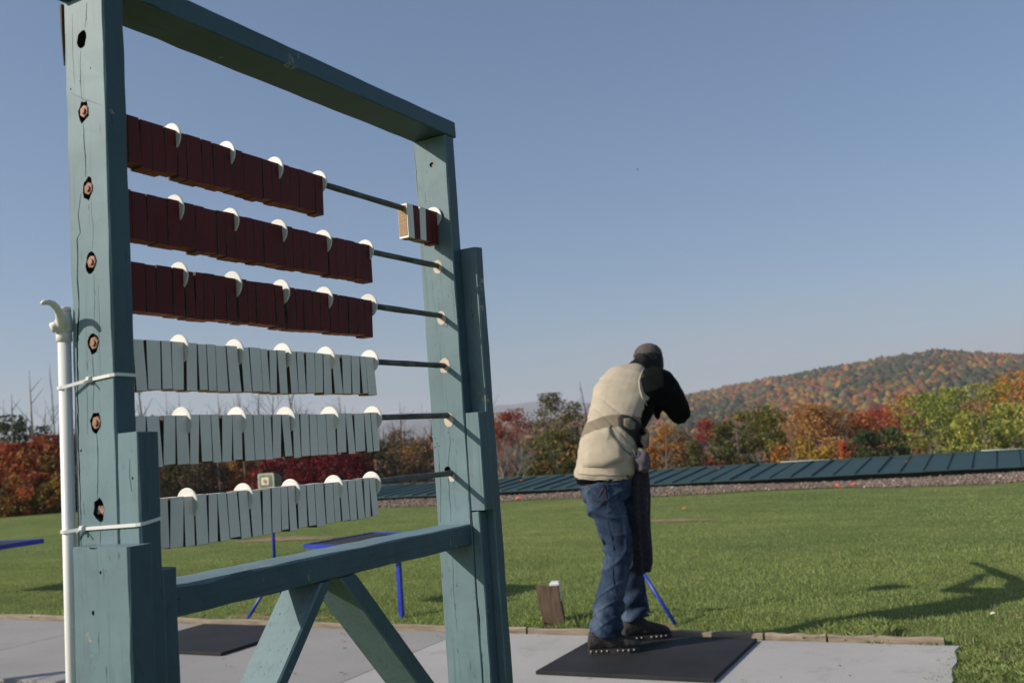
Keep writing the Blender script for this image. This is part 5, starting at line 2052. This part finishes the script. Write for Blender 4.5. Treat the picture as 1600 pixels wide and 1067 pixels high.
# black sleeve head filling the right armhole
mb = MB()
mb.rings(loft_rings([((.27, .13, 1.44), .04, .05), ((.285, .13, 1.445), .105, .105), ((.32, .135, 1.450), .130, .118), ((.355, .155, 1.44), .122, .112), ((.395, .19, 1.405), .100, .098), ((.435, .24, 1.36), .084, .085), ((.475, .29, 1.305), .074, .074), ((.500, .33, 1.262), .064, .062), ((.51, .34, 1.24), .03, .03)], 90, 18, 2.0))
mb.tube([(.497, .333, 1.270), (.478, .40, 1.300), (.445, .49, 1.345), (.412, .555, 1.380)], [.066, .062, .046, .034], 14)
mb.tube([(.29, .12, 1.50), (.31, .10, 1.43), (.325, .13, 1.36)], [.07, .105, .075], 14)
mb.tube([(.33, .25, 1.33), (.345, .27, 1.29), (.345, .27, 1.25)], [.04, .028, .010], 10)
slv = remeshed(mb, 'sleeve', M_shirt, person, .007, 5, disp=lambda c: fbm(c, 22, 3.0) * .003)
mb = MB()
mb.tube([(.04, .33, 1.435), (.07, .39, 1.38), (.155, .525, 1.265), (.21, .62, 1.30), (.315, .83, 1.375)], [.08, .068, .055, .05, .034], 14)
remeshed(mb, 'sleeve', M_shirt, person, .007, 4, disp=lambda c: fbm(c, 22, 5.0) * .003)

# ---- jeans
mb = MB()
mb.rings(loft_rings([((-.015, .005, 1.0), .135, .105, -18), ((-.018, .0, .95), .150, .12, -18), ((-.02, -.005, .90), .153, .128, -18), ((-.012, -.01, .85), .146, .125, -18), ((.0, -.01, .80), .12, .11, -18)], -18, 22))
mb.tube([(-.060, -.04, .88), (-.045, -.06, .80), (-.022, -.075, .72), (.006, -.09, .62), (.008, -.1, .53), (-.008, -.103, .46), (-.04, -.108, .36), (-.070, -.112, .26), (-.092, -.12, .17), (-.099, -.12, .115), (-.101, -.12, .092)], [.108, .106, .098, .087, .080, .077, .080, .084, .088, .090, .092], 20)
mb.tube([(.045, .05, .88), (.065, .065, .80), (.075, .075, .72), (.085, .09, .62), (.092, .1, .53), (.092, .103, .46), (.092, .115, .36), (.090, .125, .26), (.092, .14, .19), (.098, .14, .14), (.10, .14, .118)], [.104, .102, .092, .082, .074, .070, .070, .072, .076, .080, .080], 20)


def jean_disp(c):
    z = c[:, 2]
    w = fbm(c, 18, 2.0, 1.2) * .003
    knee = np.exp(-((z - .52) / .10) ** 2)
    hem = np.exp(-((z - .16) / .12) ** 2)
    seat = np.exp(-((z - .76) / .06) ** 2)
    w += .0065 * knee * np.sin(z * 95 + 5 * np.sin(c[:, 0] * 13) + 3 * np.sin(c[:, 1] * 11))
    w += .012 * hem * np.sin(z * 62 + 4 * np.sin(c[:, 0] * 15 + 1) + 3.3 * np.sin(c[:, 1] * 13))
    w += .006 * seat * np.sin(z * 75 + c[:, 0] * 28 + 2 * np.sin(c[:, 1] * 9))
    rid = (1 - np.abs(np.sin(z * 34 + 3.2 * np.sin(c[:, 0] * 9 + 1.5) + 2.6 * np.sin(c[:, 1] * 10)))) ** 4
    rid2 = (1 - np.abs(np.sin(z * 21 - 14 * c[:, 0] + 2.2 * np.sin(c[:, 1] * 12 + z * 8)))) ** 5
    w += .010 * rid * np.clip(.35 + .65 * np.sin(z * 7 + 2), .15, 1) + .009 * rid2 - .004
    return w


jeans = remeshed(mb, 'jeans', M_denim, person, .0065, 3, disp=jean_disp)
jb = bvh_of(jeans)
patch(jb, dense([(-.135, .925), (-.045, .925), (-.043, .83), (-.075, .805), (-.118, .822)], 3), 'back_pocket', M_denim, jeans, .005)
seam(jb, [(-.13, .90), (-.10, .868), (-.083, .845), (-.068, .87), (-.05, .893)], 'pocket_stitching', M_stitch, jeans, .0018, .007)
seam(jb, [(-.135, .928), (-.118, .822), (-.075, .804), (-.043, .828), (-.044, .928)], 'pocket_seam', M_stitch, jeans, .0012, .006)
seam(jb, [(-.035 + .01 * math.sin(k), .95 - .05 * k) for k in range(15)], 'leg_seam', M_denim, jeans, .0025, .001)
# belt line, dark shirt tail showing under the vest
mb = MB()
mb.rings(loft_rings([((-.024, .0, .925), .163, .135, -16), ((-.026, .0, .95), .166, .138, -16), ((-.024, .0, .975), .160, .132, -16)], -16, 24))
mb.build('shirt_tail', M_shirt, person, smooth=True)


# ---- shoes
def shoe(hx, hy, tx, ty, toe_up=0.0):
    mb = MB()
    h, t = Vector((hx, hy, 0)), Vector((tx, ty, 0))
    d = (t - h)
    L = d.length
    d.normalize()
    s = Vector((-d.y, d.x, 0))
    rings = []
    for (f, w, ht, zb) in ((0.0, .024, .075, .022), (.03, .038, .115, .016), (.14, .045, .150, .014), (.30, .045, .150, .014), (.44, .047, .122, .014), (.58, .051, .098, .014), (.74, .054, .082, .014), (.88, .048, .068, .016), (.97, .034, .052, .020), (1.0, .014, .040, .024)):
        c = h + d * L * f
        rings.append([c + s * w * math.cos(a) + Vector((0, 0, zb + (ht - zb) * (.5 + .5 * math.sin(a)))) for a in [2 * math.pi * i / 16 for i in range(16)]])
    mb.rings(rings)
    sh = remeshed(mb, 'shoe', M_shoe, person, .005, 2, disp=lambda c: fbm(c, 60, 2) * .0018)
    mb = MB()
    o_ = []
    for (f, w) in ((-.01, .022), (.05, .041), (.2, .044), (.4, .044), (.6, .053), (.78, .056), (.92, .044), (1.0, .022)):
        o_.append((f, w))
    outl = [h + d * L * f + s * w for f, w in o_] + [h + d * L * f - s * w for f, w in reversed(o_)]
    mb.rings([[p + Vector((0, 0, .0)) for p in outl], [p * 1.0 + Vector((0, 0, .010)) for p in outl], [p + Vector((0, 0, .026)) for p in outl]])
    sole = mb.build('sole', M_sole, sh)
    mb = MB()
    for k in range(9):
        if k == 4:
            continue
        f = .05 + .1 * k
        w = np.interp(f, [a for a, b in o_], [b for a, b in o_])
        p = h + d * L * f - s * (w + .001) + Vector((0, 0, .018))
        mb.tube([p - s * -.002, p - s * .004, p - s * .0055], [.0048, .0044, .0015], 8)
    mb.build('sole_dots', M_stud, sh, smooth=True)
    return sh


shoe(-.205, -.118, .085, -.140)
shoe(.010, .130, .292, .172)

# ---- hair and cap
mb = MB()
rg = []
for (z, w, d_, oy) in ((-.105, .055, .05, -.050), (-.08, .076, .078, -.030), (-.045, .090, .092, -.018), (.0, .0925, .102, -.012), (.035, .088, .104, -.006)):
    rg.append(ell(hc + hu * z + hf * oy, hl * w, hf * d_, 20, 2.1))
mb.rings(rg)
mb.tube([hc - hf * .07 - hu * .02 - hl * .02, hc - hf * .10 - hl * .05 - hu * .03, Vector((.225, .28, 1.575)), Vector((.185, .225, 1.562)), Vector((.150, .18, 1.548))], [.040, .044, .038, .028, .014], 12)
mb.tube([hc - hf * .075 - hu * .05, Vector((.28, .30, 1.565)), Vector((.25, .26, 1.56))], [.05, .05, .035], 12)
remeshed(mb, 'hair', M_hair, person, .006, 2, disp=lambda c: fbm(c, 60, 1.0, .4) * .003)
mb = MB()
rg = []
for (z, w, d_, oy) in ((.022, .0885, .107, .0), (.045, .0890, .107, .0), (.072, .080, .097, -.002), (.093, .062, .076, -.004), (.106, .038, .048, -.004), (.112, .012, .015, -.004)):
    rg.append(ell(hc + hu * z + hf * oy, hl * w, hf * d_, 26, 2.1))
mb.rings(rg)
capo = mb.build('cap', M_cap, person, smooth=True)
mb = MB()
br_ = []
for k in range(6):
    f = k / 5
    yy = .085 + .095 * f
    ww = .074 * math.sqrt(max(0.02, 1 - (f * .93) ** 2.4))
    br_.append([hc + hf * yy + hl * (ww * c_) + hu * (.024 - .012 * c_ * c_ - .02 * f + dz_) for c_ in (-1, -.5, 0, .5, 1) for dz_ in (0,)] + [hc + hf * yy + hl * (ww * c_) + hu * (.020 - .012 * c_ * c_ - .02 * f) for c_ in (1, .5, 0, -.5, -1)])
mb.rings(br_)
mb.build('brim', M_cap, capo, smooth=True)
mb = MB()
for s_ in range(6):
    a = math.pi * s_ / 3 + .5
    mb.tube([hc + hu * (.03 + .082 * math.sin(q) * .98) + (hl * math.cos(a) * .0895 + hf * math.sin(a) * .1075) * math.cos(q) - hf * .002 for q in [k * math.pi / 18 for k in range(9)]], .0022, 5)
mb.tube([hc + hu * .1105 - hf * .004, hc + hu * .117 - hf * .004], [.007, .004], 8)
mb.build('cap_seams', M_cap, capo, smooth=True)
mb = MB()
pts = [hc + hu * .030 + hl * .0905 * math.cos(a) + hf * .1085 * math.sin(a) for a in [math.pi * (1.28 + .44 * k / 10) for k in range(11)]]
mb.tube(pts, .007, 6, flat=.4)
mb.build('cap_strap', pmat('grey_cap_strap', (.10, .09, .085), .8), capo, smooth=True)

# ---- shotgun, held
gun = empty('shotgun', PB, PRZ)
tag(gun, "shotgun shouldered by the shooter, mostly hidden behind the raised right arm", 'shotgun')
gs = gd.cross(Vector((0, 0, 1))).normalized()
gu = gs.cross(gd).normalized()
mb = MB()


def gring(t, w, z0_, z1_):
    c = G0 + gd * t
    m = (z0_ + z1_) / 2
    return [c + gs * w * math.cos(a) + gu * (m + (z1_ - z0_) / 2 * math.sin(a)) for a in [2 * math.pi * i / 12 for i in range(12)]]


mb.rings([gring(0, .018, -.085, .045), gring(.02, .021, -.087, .046), gring(.15, .020, -.062, .045), gring(.25, .018, -.042, .038), gring(.31, .016, -.052, .022), gring(.36, .017, -.06, .018), gring(.40, .018, -.032, .028)])
mb.build('stock', M_walnut, gun, smooth=True)
mb = MB()
mb.rings([gring(.395, .019, -.034, .030), gring(.42, .020, -.036, .034), gring(.54, .020, -.036, .036), gring(.56, .019, -.03, .034)])
mb.build('receiver', M_gun, gun, smooth=True)
mb = MB()
mb.rings([gring(.56, .021, -.040, .008), gring(.62, .024, -.042, .010), gring(.78, .022, -.038, .010), gring(.82, .012, -.03, .004)])
mb.build('fore_end', M_walnut, gun, smooth=True)
for zz in (.006, .030):
    mb = MB()
    mb.tube([G0 + gd * .55 + gu * (zz - .008), G0 + gd * 1.22 + gu * (zz - .008)], .0115, 12)
    mb.build('barrel', M_gun, gun, smooth=True)
mb = MB()
mb.tube([G0 + gd * .43 - gu * .034, G0 + gd * .44 - gu * .058, G0 + gd * .48 - gu * .060, G0 + gd * .50 - gu * .036], .003, 6)
mb.build('trigger_guard', M_gun, gun, smooth=True)

# ---- towel hanging at the right hip
tw = empty('towel', PB, PRZ)
tag(tw, "long dark grey towel hanging from the right side of the shooter's waist", 'towel')
mb = MB()
rings = []
NZ = 26
for k in range(NZ + 1):
    t = k / NZ
    z = 1.00 - .605 * t
    cx = .178 - .042 * t
    cyy = -.055 - .02 * math.sin(t * 3)
    hw = .036 + .014 * min(1, t * 3) + .004 * math.sin(t * 9)
    if t > .93:
        hw *= 1 - (t - .93) * 3
    up_, dn = [], []
    for q in range(13):
        s = -1 + 2 * q / 12
        fold = .014 * math.sin(s * 6.0 + 1.2 * math.sin(t * 4)) * (0.6 + .4 * t)
        up_.append((cx + s * hw, cyy + fold - .010, z + .012 * s * (t > .9)))
        dn.append((cx + s * hw, cyy + fold + .012, z + .012 * s * (t > .9)))
    rings.append(up_ + dn[::-1])
mb.rings(rings)
mb.build('hanging_cloth', M_towel, tw, smooth=True)
mb = MB()
mb.tube([(.172, -.09, 1.075), (.18, -.095, 1.05), (.186, -.098, 1.02), (.19, -.095, .985), (.198, -.085, .955)], [.022, .038, .045, .042, .018], 14)
mb.tube([(.15, -.10, 1.06), (.165, -.11, 1.03), (.17, -.108, .99)], [.012, .026, .016], 10)
remeshed(mb, 'bunched_cloth', M_towel_p, tw, .006, 2, disp=lambda c: fbm(c, 48, 4.0) * .007)
mb = MB()
mb.tube([(.132, -.125, 1.09), (.140, -.13, 1.075), (.142, -.132, 1.055), (.148, -.128, 1.04)], .004, 8)
mb.build('clip', M_rod, tw, smooth=True)
# ------------------------------------------------------------------ air
HZ = 0.00027
mb = MB()
mb.box(-3900, 3900, -420, 3900, -60, 152)
m = bpy.data.materials.new('thin_haze')
m.use_nodes = True
for nd in list(m.node_tree.nodes):
    m.node_tree.nodes.remove(nd)
o_ = m.node_tree.nodes.new('ShaderNodeOutputMaterial')
pv = m.node_tree.nodes.new('ShaderNodeVolumePrincipled')
pv.inputs['Color'].default_value = (.86, .90, 1.0, 1)
pv.inputs['Density'].default_value = HZ
pv.inputs['Anisotropy'].default_value = 0.1
m.node_tree.links.new(pv.outputs[0], o_.inputs['Volume'])
hz = mb.build('haze', m)
tag(hz, 'thin autumn haze over the range and the hills', 'haze', kind='stuff')
